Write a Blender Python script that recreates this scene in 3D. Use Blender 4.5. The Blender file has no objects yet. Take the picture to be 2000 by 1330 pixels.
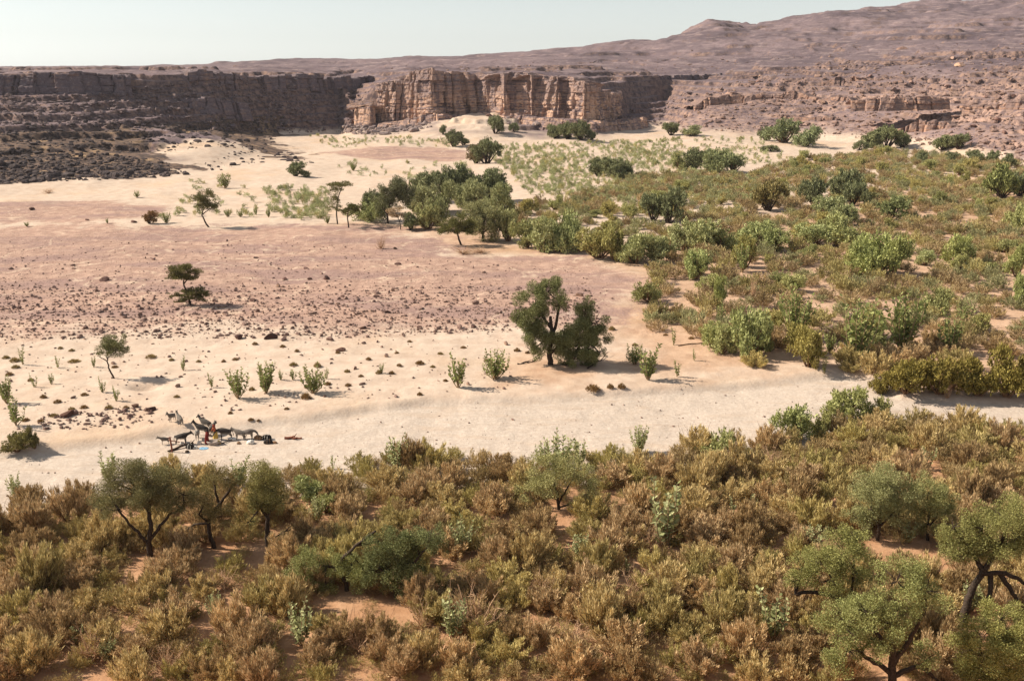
import bpy, math
import numpy as np
from mathutils import Vector

S = bpy.context.scene
COL = S.collection
PI = math.pi
# ------------------------------------------------------------------ camera
HC = 40.0                                   # eye height above the wadi bed
FPX = 1944.0                                # focal length in photo pixels (35 mm on 36 mm)
TH = math.atan((665 - 128) / FPX)           # pitch below the horizon
cam_d = bpy.data.cameras.new("camera"); cam_d.sensor_width = 36.0; cam_d.lens = 36.0 * FPX / 2000
cam_d.clip_start = 0.5; cam_d.clip_end = 20000
cam = bpy.data.objects.new("camera", cam_d); COL.objects.link(cam)
cam.location = (0, 0, HC); cam.rotation_euler = (PI / 2 - TH, 0, 0)
S.camera = cam
# ------------------------------------------------------------------ light
SUN_EL = math.radians(39); SUN_AZ = math.atan2(-0.985, 0.16)    # azimuth measured from +Y towards +X
sun_dir = Vector((math.sin(SUN_AZ) * math.cos(SUN_EL), math.cos(SUN_AZ) * math.cos(SUN_EL), math.sin(SUN_EL)))
sl = bpy.data.lights.new("sun", 'SUN'); sl.energy = 5.0; sl.angle = math.radians(0.5); sl.color = (1.0, 0.88, 0.69)
so = bpy.data.objects.new("sun", sl); COL.objects.link(so)
so.rotation_euler = sun_dir.to_track_quat('Z', 'Y').to_euler()
W = bpy.data.worlds.new("World"); S.world = W; W.use_nodes = True
wt = W.node_tree; wt.nodes.clear()
sky = wt.nodes.new('ShaderNodeTexSky'); sky.sky_type = 'NISHITA'; sky.sun_disc = False
sky.sun_elevation = SUN_EL; sky.sun_rotation = SUN_AZ
sky.air_density = 1.0; sky.dust_density = 0.3; sky.ozone_density = 1.0; sky.altitude = 0
hs = wt.nodes.new('ShaderNodeHueSaturation'); hs.inputs['Saturation'].default_value = 0.20
bg = wt.nodes.new('ShaderNodeBackground'); bg.inputs['Strength'].default_value = 0.078
wo = wt.nodes.new('ShaderNodeOutputWorld')
wt.links.new(sky.outputs[0], hs.inputs['Color']); cool = wt.nodes.new('ShaderNodeMix'); cool.data_type = 'RGBA'; cool.blend_type = 'MULTIPLY'; cool.inputs[0].default_value = 1.0; cool.inputs[7].default_value = (0.94, 0.99, 0.985, 1)
wt.links.new(hs.outputs[0], cool.inputs[6]); wt.links.new(cool.outputs[2], bg.inputs['Color']); wt.links.new(bg.outputs[0], wo.inputs['Surface'])
S.view_settings.view_transform = 'Standard'; S.view_settings.look = 'None'
S.view_settings.gamma = 1.0; S.view_settings.use_curve_mapping = False
S.view_settings.exposure = 0.74
# ------------------------------------------------------------------ numpy noise
def _h(ix, iy, seed):
    n = (ix * 374761393 + iy * 668265263 + seed * 974634777) & 0xFFFFFFFF
    n = ((n ^ (n >> 13)) * 1274126177) & 0xFFFFFFFF
    n = ((n ^ (n >> 16)) * 2246822519) & 0xFFFFFFFF
    return ((n ^ (n >> 15)) & 0xFFFFFF) / float(0xFFFFFF)
def vnoise(x, y, seed=0):
    x = np.asarray(x, float); y = np.asarray(y, float)
    ix = np.floor(x).astype(np.int64); iy = np.floor(y).astype(np.int64)
    fx = x - ix; fy = y - iy
    ux = fx * fx * fx * (fx * (fx * 6 - 15) + 10); uy = fy * fy * fy * (fy * (fy * 6 - 15) + 10)
    a = _h(ix, iy, seed); b = _h(ix + 1, iy, seed); c = _h(ix, iy + 1, seed); d = _h(ix + 1, iy + 1, seed)
    return (a + (b - a) * ux + (c - a) * uy + (a - b - c + d) * ux * uy) * 2 - 1
def fbm(x, y, seed=0, o=4):
    s = 0; a = 0.5; n = 0
    for i in range(o):
        s = s + a * vnoise(x * 2 ** i + 17.3 * i, y * 2 ** i - 9.1 * i, seed + i); n += a; a *= 0.5
    return s / n
def sstep(a, b, x):
    t = np.clip((x - a) / (b - a), 0, 1); return t * t * (3 - 2 * t)
# ------------------------------------------------------------------ photo geometry -> world
ct, st = math.cos(TH), math.sin(TH)
def slope(py):
    return math.tan(math.atan((665 - py) / FPX) - TH)
def ray(px, py):
    px = np.asarray(px, float); py = np.asarray(py, float)
    u = (665 - py) / FPX; v = (px - 1000) / FPX
    yy = ct + u * st
    return v / yy, (-st + u * ct) / yy             # x per Y, z per Y
def flat(px, py):
    t, s = ray(px, py); Y = -HC / s
    return t * Y, Y
# ------------------------------------------------------------------ terrain table: ten knots per azimuth column
def zp(py, Y): return (Y, HC + Y * slope(py))
def c_(px, *k):                                      # knot = (py, Y) seen in the photo or ('z', z, Y)
    o = []
    for q in k:
        o.append((q[2], q[1]) if q[0] == 'z' else zp(*q))
    return ((px - 1000) / FPX / 1.03, o)
Z = 'z'
COLS = [
 c_(-900, (Z,0,300), (Z,4,330), (Z,9,360), (Z,22,395), (Z,33,400), (Z,34,450), (Z,35,600), (Z,36,900), (136,1500), (Z,30,9000)),
 c_(-100, (368,310), (305,390), (240,455), (182,503), (146,508), (142,550), (138,760), (136,1100), (134,1500), (Z,30,9000)),
 c_(0,    (366,318), (305,400), (240,462), (180,512), (146,517), (143,560), (139,760), (136,1100), (134,1500), (Z,30,9000)),
 c_(150,  (360,330), (303,412), (242,476), (176,520), (143,525), (140,570), (137,760), (135,1100), (133,1500), (Z,30,9000)),
 c_(280,  (345,360), (300,425), (245,500), (180,535), (148,543), (142,600), (138,760), (136,1100), (133,1400), (Z,30,9000)),
 c_(400,  (332,395), (300,440), (255,540), (170,574), (145,579), (140,640), (136,800), (131,1050), (126,1350), (Z,32,9000)),
 c_(540,  (300,480), (280,520), (264,590), (172,622), (148,627), (142,700), (135,860), (127,1050), (119,1350), (Z,38,9000)),
 c_(660,  (290,500), (270,570), (262,622), (176,662), (150,667), (143,740), (135,900), (125,1100), (116,1350), (Z,40,9000)),
 c_(692,  (290,500), (268,560), (256,598), (240,632), (212,638), (180,665), (148,760), (126,1000), (118,1350), (Z,42,9000)),
 c_(735,  (290,500), (268,560), (252,600), (243,628), (166,635), (158,660), (140,760), (126,1000), (118,1350), (Z,42,9000)),
 c_(800,  (290,500), (268,560), (250,602), (240,622), (143,629), (138,660), (134,760), (125,1000), (113,1350), (Z,44,9000)),
 c_(930,  (285,505), (262,560), (240,600), (222,628), (146,636), (141,670), (134,800), (124,1000), (110,1350), (Z,46,9000)),
 c_(1050, (282,510), (262,560), (246,590), (234,604), (147,611), (141,650), (133,780), (117,1000), (100,1350), (Z,52,9000)),
 c_(1140, (280,510), (262,556), (250,578), (240,586), (160,593), (152,640), (138,780), (116,1000), (91,1350),  (Z,58,9000)),
 c_(1196, (278,520), (262,575), (252,610), (243,640), (185,660), (160,715), (138,830), (112,1050), (86,1350),  (Z,62,9000)),
 c_(1230, (276,530), (262,580), (252,630), (225,690), (180,735), (152,750), (138,850), (110,1080), (82,1350),  (Z,66,9000)),
 c_(1300, (272,540), (258,590), (247,660), (215,730), (190,765), (149,772), (138,870), (108,1080), (76,1350),  (Z,70,9000)),
 c_(1345, (270,545), (258,590), (235,640), (200,690), (178,735), (149,785), (136,880), (105,1080), (68,1370),  (Z,74,9000)),
 c_(1400, (268,550), (250,600), (222,640), (190,690), (168,730), (145,800), (126,900), (100,1080), (66,1400),  (Z,78,9000)),
 c_(1500, (266,560), (245,600), (215,640), (185,680), (160,715), (140,770), (118,900), (85,1120), (47,1500),   (Z,90,9000)),
 c_(1600, (270,560), (245,595), (215,630), (182,665), (155,700), (135,760), (110,900), (68,1180), (22,1560),   (Z,105,9000)),
 c_(1800, (285,500), (255,540), (222,580), (185,625), (150,670), (122,740), (92,900), (50,1200), (3,1600),     (Z,120,9000)),
 c_(2000, (320,415), (280,455), (235,510), (190,570), (145,630), (112,720), (80,900), (40,1200), (-8,1600),    (Z,125,9000)),
 c_(2300, (400,300), (330,355), (270,420), (210,490), (150,570), (110,680), (75,900), (35,1200), (-15,1600),   (Z,130,9000)),
 c_(2900, (430,260), (350,310), (280,380), (210,460), (150,540), (110,660), (75,900), (35,1200), (-15,1600),   (Z,130,9000)),
]
_ct = np.array([c[0] for c in COLS]); _ky = np.array([[k[0] for k in c[1]] for c in COLS]); _kz = np.array([[k[1] for k in c[1]] for c in COLS])
NT, TY0, TY1, NY = 700, 150.0, 2400.0, 2250
_tt = np.linspace(-1.0, 1.0, NT)
_yy = np.linspace(TY0, TY1, NY)
TAB = np.zeros((NT, NY))
for i, t in enumerate(_tt):
    ky = np.array([np.interp(t, _ct, _ky[:, k]) for k in range(10)]); kz = np.array([np.interp(t, _ct, _kz[:, k]) for k in range(10)])
    kz[0] = 0
    TAB[i] = np.interp(_yy, np.concatenate([[TY0], ky]), np.concatenate([[0], kz]))
def base_h(x, y):
    x = np.asarray(x, float); y = np.asarray(y, float)
    t = np.clip(x / np.maximum(y, 30.0), -0.999, 0.999)
    fi = (t + 1) / 2 * (NT - 1); fj = np.clip((y - TY0) / (TY1 - TY0) * (NY - 1), 0, NY - 1.001)
    i = np.floor(fi).astype(int); j = np.floor(fj).astype(int); a = fi - i; b = fj - j
    z = TAB[i, j] * (1 - a) * (1 - b) + TAB[i + 1, j] * a * (1 - b) + TAB[i, j + 1] * (1 - a) * b + TAB[i + 1, j + 1] * a * b
    far = np.clip((y - TY1) / 6000, 0, 1)
    return z * (1 - far) + 30 * far
def poly_w(pts):
    return [tuple(float(q) for q in flat(*p)) for p in pts]
def sdist(poly, x, y):
    d = np.full(x.shape, 1e12); ins = np.zeros(x.shape, bool); n = len(poly)
    for i in range(n):
        ax, ay = poly[i]; bx, by = poly[(i + 1) % n]
        ex, ey = bx - ax, by - ay
        h = np.clip(((x - ax) * ex + (y - ay) * ey) / (ex * ex + ey * ey + 1e-9), 0, 1)
        d = np.minimum(d, (x - ax - ex * h) ** 2 + (y - ay - ey * h) ** 2)
        if ey != 0: ins ^= ((ay > y) != (by > y)) & (x < (bx - ax) * (y - ay) / ey + ax)
    d = np.sqrt(d); return np.where(ins, -d, d)
WADI = poly_w([(-400,1010),(-400,885),(0,880),(120,868),(250,850),(330,838),(480,828),(600,815),(720,793),(900,780),(1090,776),(1300,758),(1500,742),(1640,727),(1720,738),(1760,772),(1900,778),(2000,782),(2300,800),(2300,860),(2000,850),(1760,838),(1560,872),(1400,914),(1050,946),(800,942),(500,968),(250,980),(0,1015)])
REG = poly_w([(-500,640),(-500,450),(0,445),(200,443),(420,446),(640,448),(800,455),(900,498),(1060,495),(1160,515),(1220,545),(1215,590),(1185,635),(1000,640),(800,650),(500,655),(250,650),(0,655)])
REG2 = poly_w([(-300,440),(-300,398),(0,400),(160,392),(300,402),(330,418),(200,432),(60,434)])
REG3 = poly_w([(640,300),(720,289),(860,289),(915,298),(900,312),(720,312)])
DARK = poly_w([(-300,372),(0,368),(120,358),(250,352),(350,345),(365,333),(290,308),(300,292),(400,289),(520,302),(600,318),(560,298),(530,278),(560,266),(300,235),(-300,235)])
SOIL = poly_w([(-400,1035),(0,1010),(250,975),(500,968),(800,940),(1050,945),(1400,912),(1560,868),(1760,835),(2000,848),(2400,860),(2400,2400),(-600,2400)])
SOIL2 = poly_w([(1195,640),(1230,690),(1130,735),(1000,742),(1010,712),(1080,690),(1250,745),(1500,735),(1640,722),(1720,735),(1760,768),(2300,790),(2300,330),(2000,330),(1500,420),(1200,490),(1000,470),(1010,440),(880,440),(660,440),(650,448),(820,456),(900,500),(1080,494),(1180,520),(1240,560)])
def masks(x, y):
    n1 = fbm(x / 9, y / 9, 11, 3); n2 = fbm(x / 2.5, y / 2.5, 12, 2)
    def m(poly, w, k):
        return 1 - sstep(-w, w, sdist(poly, x, y) + k * (n1 + 0.4 * n2))
    wadi = 1 - sstep(-1.2, 1.2, sdist(WADI, x, y) + 1.0 * n1)
    reg = np.maximum(np.maximum(m(REG, 13, 11), m(REG2, 9, 6)), m(REG3, 10, 6))
    reg = reg * (0.50 + 0.50 * sstep(146, 196, y + 10 * n1))
    dark = m(DARK, 8, 14) * (1 - sstep(9, 15, base_h(x, y)))
    soil = np.maximum(m(SOIL, 1.5, 2.5), 0.6 * m(SOIL2, 7, 7))
    return wadi, reg, dark, soil
DUNE = [(930,238,24,34,9.0), (880,262,26,26,2.0), (1010,262,30,25,2.5), (400,312,26,34,3.0), (1400,280,40,30,2.0), (600,322,16,20,1.5)]
DUNE = [(*[float(q) for q in flat(px, py)], rx, ry, h) for px, py, rx, ry, h in DUNE]
DUNE[0] = (-20.0, 588.0, 30, 36, 4.5)
BANKX, BANKY = [float(q) for q in flat(285, 752)]
def height(x, y, wadi=None):
    x = np.asarray(x, float); y = np.asarray(y, float)
    b = base_h(x, y)
    bb = b; lowk = 1 - sstep(4, 9, bb)
    for dx, dy, rx, ry, hh in DUNE:
        b = b + (lowk if hh != 4.5 else sstep(628, 618, y)) * hh * np.exp(-((x - dx) / rx) ** 2 - ((y - dy) / ry) ** 2)
    rock = sstep(1.0, 6.0, bb)
    far = sstep(700, 1200, y)
    wx = x + 6 * fbm(x / 30, y / 30, 3, 3); wy = y + 6 * fbm(x / 30, y / 30, 4, 3)
    lft = 0.25 + 0.75 * sstep(-0.05, 0.25, x / np.maximum(y, 30))
    b = b + far * 19 * np.exp(-((x / np.maximum(y, 30) - 0.192) / 0.024) ** 2 - ((y - 1400) / 160) ** 2)
    n = rock * (fbm(wx / 70, wy / 70, 21, 4) * (2.5 + 8 * far * lft) + (0.5 - np.abs(fbm(wx / 24, wy / 24, 31, 3))) * 2.4 * (1 + far * (1.2 * lft - 0.9)) + fbm(x / 5, y / 5, 41, 3) * (0.9 - 0.7 * far))
    z = b + n
    stp = 3.6 + 4.0 * sstep(800, 1000, y); q = (z + 1.6 * fbm(x / 40, y / 40, 51, 3)) / stp; fq = q - np.floor(q)
    ter = (np.floor(q) + sstep(0.76, 0.97, fq)) * stp - 1.6 * fbm(x / 40, y / 40, 51, 3)
    k = rock * (0.85 - 0.55 * far) * sstep(-0.55, 0.05, fbm(x / 70, y / 70, 61, 2))
    z = z * (1 - k) + ter * k
    fl = 1 - rock
    z = z + fl * (0.55 * fbm(x / 22, y / 22, 71, 3) * sstep(60, 130, y) + 0.10 * fbm(x / 2.4, y / 2.4, 72, 3))
    z = z + fl * sstep(250, 330, y) * 0.9 * fbm(x / 26, y / 40, 73, 3)
    z = z - 0.9 * np.exp(-((x - BANKX) / 2.0) ** 2 - ((y - BANKY) / 1.3) ** 2)
    if wadi is not None: z = z - 0.7 * wadi
    cl = np.clip((42 - y) * 0.95, 0, 38.3) * (1 + 0.0 * y)
    return z + np.maximum(cl, 0) + sstep(0, 12, 42 - y) * 0.5 * fbm(x / 4, y / 4, 81, 3) * (np.abs(y) > 6)
def hz1(x, y):
    x = np.atleast_1d(np.asarray(x, float)); y = np.atleast_1d(np.asarray(y, float))
    return height(x, y, 1 - sstep(-1.2, 1.2, sdist(WADI, x, y) + fbm(x / 9, y / 9, 11, 3)))
def at_many(px, py):
    """photo pixels -> points on the terrain"""
    px = np.atleast_1d(np.asarray(px, float)); py = np.atleast_1d(np.asarray(py, float))
    t, s = ray(px, py)
    yv = 52.0 * 1.012 ** np.arange(290)
    un = HC + s[:, None] * yv[None] <= base_h(t[:, None] * yv[None], np.broadcast_to(yv, (len(t), 290)))
    k = np.where(un.any(1), un.argmax(1), 289); hi = yv[k]; lo = hi / 1.012
    for _ in range(12):
        mid = (lo + hi) / 2; zz = hz1(t * mid, mid); un = HC + s * mid <= zz
        hi = np.where(un, mid, hi); lo = np.where(un, lo, mid)
    X = t * hi
    return np.stack([X, hi, hz1(X, hi)], 1)
def at(px, py): return at_many([px], [py])[0]
def scale_at(P):
    """photo pixels per metre across, and per metre of height, at a point"""
    dep = P[1] * ct + (HC - P[2]) * st
    ang = math.atan2(HC - P[2], math.hypot(P[0], P[1]))
    return FPX / dep, FPX / dep * math.cos(ang)
# ------------------------------------------------------------------ mesh helpers
def mesh(name, parts, mats, attrs=None, smooth=False):
    """parts: list of (verts Nx3, faces MxK, material index)"""
    vs, ls, stt, tot, mi, off, lo = [], [], [], [], [], 0, 0
    for v, f, m in parts:
        v = np.asarray(v, np.float32); f = np.asarray(f, np.int32)
        if len(f) == 0: continue
        vs.append(v); ls.append((f + off).ravel()); k = f.shape[1]
        stt.append(lo + np.arange(len(f)) * k); tot.append(np.full(len(f), k)); mi.append(np.full(len(f), m)); off += len(v); lo += f.size
    me = bpy.data.meshes.new(name)
    V = np.concatenate(vs); L = np.concatenate(ls); ST = np.concatenate(stt); T = np.concatenate(tot); MI = np.concatenate(mi)
    me.vertices.add(len(V)); me.vertices.foreach_set('co', V.ravel())
    me.loops.add(len(L)); me.loops.foreach_set('vertex_index', L.astype(np.int32))
    me.polygons.add(len(ST)); me.polygons.foreach_set('loop_start', ST.astype(np.int32)); me.polygons.foreach_set('loop_total', T.astype(np.int32))
    me.polygons.foreach_set('material_index', MI.astype(np.int32))
    me.polygons.foreach_set('use_smooth', np.full(len(ST), smooth))
    for m in mats: me.materials.append(m)
    if attrs:
        for k, a in attrs.items():
            a = np.asarray(a, np.float32)
            if a.ndim == 1:
                at_ = me.attributes.new(k, 'FLOAT', 'POINT'); at_.data.foreach_set('value', a)
            else:
                at_ = me.attributes.new(k, 'FLOAT_COLOR', 'POINT'); at_.data.foreach_set('color', a.ravel())
    me.update(calc_edges=True); me.validate()
    return me
def link(name, data, parent=None, loc=None, rz=None, sc=None, color=None):
    o = bpy.data.objects.new(name, data); COL.objects.link(o)
    if parent is not None: o.parent = parent
    if loc is not None: o.location = [float(q) for q in loc]
    if rz is not None: o.rotation_euler = (0, 0, float(rz))
    if sc is not None: o.scale = [float(q) for q in sc]
    if color is not None: o.color = tuple(color) + (1.0,)
    return o
def tag(o, label=None, cat=None, group=None, kind=None):
    if label: o['label'] = label
    if cat: o['category'] = cat
    if group: o['group'] = group
    if kind: o['kind'] = kind
    return o
def unit(v): return v / (np.linalg.norm(v, axis=-1, keepdims=True) + 1e-9)
def tube(pts, rad, n=6):
    pts = np.asarray(pts, float); rad = np.asarray(rad, float); m = len(pts)
    tg = unit(np.gradient(pts, axis=0)); ref = np.array([0.31, 0.95, 0.1])
    a = unit(np.cross(tg, ref)); b = np.cross(tg, a)
    an = np.arange(n) / n * 2 * PI
    V = (pts[:, None] + rad[:, None, None] * (np.cos(an)[None, :, None] * a[:, None] + np.sin(an)[None, :, None] * b[:, None])).reshape(-1, 3)
    i = np.arange(m - 1)[:, None] * n; j = np.arange(n)[None]; j2 = (j + 1) % n
    F = np.stack([i + j, i + j2, i + n + j2, i + n + j], -1).reshape(-1, 4)
    V = np.concatenate([V, pts[-1:]]); c = (m - 1) * n + np.arange(n)
    cap = np.stack([c, (m - 1) * n + (np.arange(n) + 1) % n, np.full(n, m * n), np.full(n, m * n)], -1)[:, :3]
    return V, F, cap
def bend(p, q, rng, k=0.18, n=6, sag=0.0):
    p = np.asarray(p, float); q = np.asarray(q, float); t = np.linspace(0, 1, n)[:, None]; L = np.linalg.norm(q - p)
    c = (p + q) / 2 + rng.normal(0, k * L, 3) * 0.5 + np.array([0, 0, sag * L])
    return (1 - t) ** 2 * p + 2 * t * (1 - t) * c + t * t * q + rng.normal(0, 0.012 * L, (n, 3)) * np.sin(t * PI)
def rhombs(c, ax, nr, L, Wd):
    """little pointed leaves / sprays"""
    ax = unit(ax); b = unit(np.cross(nr, ax)); L = np.asarray(L)[:, None]; Wd = np.asarray(Wd)[:, None]
    V = np.stack([c - ax * L * .5, c + b * Wd * .5 - ax * L * .05, c + ax * L * .5, c - b * Wd * .5 - ax * L * .05], 1).reshape(-1, 3)
    F = np.arange(len(c) * 4).reshape(-1, 4)
    return V, F
def rdir(rng, n):
    return unit(rng.normal(0, 1, (n, 3)))
def tubes(lst, n=5):
    P = []
    for pts, r in lst:
        V, F, cap = tube(pts, r, n); P.append((V, F, 0)); P.append((V, cap, 0))
    return P
# ------------------------------------------------------------------ material helpers
def nmat(name):
    m = bpy.data.materials.new(name); m.use_nodes = True; nt = m.node_tree; nt.nodes.clear()
    out = nt.nodes.new('ShaderNodeOutputMaterial'); return m, nt, out
class N:
    def __init__(s, nt): s.nt = nt
    def __call__(s, typ, ins=None, **kw):
        n = s.nt.nodes.new(typ)
        for k, v in kw.items(): setattr(n, k, v)
        for k, v in (ins or {}).items():
            if isinstance(v, bpy.types.NodeSocket): s.nt.links.new(v, n.inputs[k])
            else: n.inputs[k].default_value = v
        return n
    def mix(s, f, a, b, mode='MIX'):
        n = s.nt.nodes.new('ShaderNodeMix'); n.data_type = 'RGBA'; n.blend_type = mode
        for k, v in ((0, f), (6, a), (7, b)):
            if isinstance(v, bpy.types.NodeSocket): s.nt.links.new(v, n.inputs[k])
            else: n.inputs[k].default_value = (tuple(v) + (1,) if isinstance(v, tuple) and len(v) == 3 else v)
        return n.outputs[2]
    def m(s, op, a, b=0.0, clamp=False):
        n = s.nt.nodes.new('ShaderNodeMath'); n.operation = op; n.use_clamp = clamp
        for k, v in ((0, a), (1, b)):
            if isinstance(v, bpy.types.NodeSocket): s.nt.links.new(v, n.inputs[k])
            else: n.inputs[k].default_value = v
        return n.outputs[0]
    def ramp(s, f, a, b):
        n = s.nt.nodes.new('ShaderNodeMapRange'); n.clamp = True; n.interpolation_type = 'SMOOTHSTEP'
        s.nt.links.new(f, n.inputs[0]); n.inputs[1].default_value = a; n.inputs[2].default_value = b
        return n.outputs[0]
    def noise(s, vec, scale, det=4, rough=0.55):
        return s('ShaderNodeTexNoise', {'Vector': vec, 'Scale': scale, 'Detail': det, 'Roughness': rough}).outputs[0]
    def attr(s, name):
        return s('ShaderNodeAttribute', attribute_name=name)
def leaf_mat(name, c1, c2, trans=0.25, tintattr=False):
    """leaf colour varies leaf by leaf; object colour is the plant's own hue"""
    m, nt, out = nmat(name); n = N(nt)
    geo = n('ShaderNodeNewGeometry'); oi = n('ShaderNodeObjectInfo')
    f = n.ramp(geo.outputs['Random Per Island'], 0.0, 1.0)
    c = n.mix(f, c1, c2)
    tint = n.attr('tint').outputs['Color'] if tintattr else oi.outputs['Color']
    c = n.mix(1.0, c, tint, 'MULTIPLY')
    d = n('ShaderNodeBsdfDiffuse', {'Color': c}); t = n('ShaderNodeBsdfTranslucent', {'Color': c})
    mx = n('ShaderNodeMixShader', {0: trans, 1: d.outputs[0], 2: t.outputs[0]})
    nt.links.new(mx.outputs[0], out.inputs[0]); return m
def flat_mat(name, col, rough=0.85, var=0.25, scale=6.0, objcol=False):
    m, nt, out = nmat(name); n = N(nt)
    tc = n('ShaderNodeTexCoord').outputs['Object']
    no = n.noise(tc, scale, 4)
    c = n.mix(n.ramp(no, 0.3, 0.7), tuple(q * (1 - var) for q in col), tuple(min(1, q * (1 + var)) for q in col))
    if objcol: c = n.mix(1.0, c, n('ShaderNodeObjectInfo').outputs['Color'], 'MULTIPLY')
    bp = n('ShaderNodeBump', {'Height': no, 'Strength': 0.4, 'Distance': 0.05})
    p = n('ShaderNodeBsdfPrincipled', {'Base Color': c, 'Roughness': rough, 'Normal': bp.outputs[0]})
    p.inputs['Specular IOR Level'].default_value = 0.15
    nt.links.new(p.outputs[0], out.inputs[0]); return m
def rock_mat(name, dark, tan, light, face=0.5, objcol=False, ztop=None):
    m, nt, out = nmat(name); n = N(nt)
    geo = n('ShaderNodeNewGeometry'); pos = geo.outputs['Position']
    st_ = n('ShaderNodeMapping', {'Vector': pos, 'Scale': (1, 1, 0.25)}).outputs[0]
    bed = n('ShaderNodeMapping', {'Vector': pos, 'Scale': (0.12, 0.12, 1.6)}).outputs[0]
    a = n.noise(st_, 0.22, 5, 0.65); b = n.noise(bed, 0.8, 4, 0.6); c3 = n.noise(pos, 0.9, 5, 0.7)
    nz = n('ShaderNodeSeparateXYZ', {0: geo.outputs['True Normal']}).outputs['Z']
    steep = n.m('SUBTRACT', 1.0, n.ramp(nz, 0.25, 0.75))
    f = n.m('MULTIPLY', n.ramp(n.m('ADD', n.m('MULTIPLY', a, 0.6), n.m('MULTIPLY', b, 0.5)), 0.62 - face * 0.25, 0.80 - face * 0.25), steep)
    if ztop:
        zz = n('ShaderNodeSeparateXYZ', {0: pos}).outputs['Z']; zz = n.m('ADD', zz, n.m('MULTIPLY', n.m('SUBTRACT', a, 0.5), 26.0))
        f = n.m('MULTIPLY', f, n.m('SUBTRACT', 1.0, n.m('MULTIPLY', n.ramp(zz, *ztop), 0.6)))
    col = n.mix(f, dark, tan)
    col = n.mix(n.m('MULTIPLY', n.ramp(c3, 0.52, 0.72), 0.75), col, light)
    col = n.mix(n.m('MULTIPLY', n.ramp(n.noise(pos, 2.2, 3, 0.7), 0.55, 0.75), 0.5), col, tuple(q * 0.45 for q in dark))
    if objcol: col = n.mix(1.0, col, n('ShaderNodeObjectInfo').outputs['Color'], 'MULTIPLY')
    bp = n('ShaderNodeBump', {'Height': c3, 'Strength': 0.8, 'Distance': 0.6})
    p = n('ShaderNodeBsdfPrincipled', {'Base Color': col, 'Roughness': 0.9, 'Normal': bp.outputs[0]}); p.inputs['Specular IOR Level'].default_value = 0.15
    nt.links.new(p.outputs[0], out.inputs[0]); return m
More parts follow.
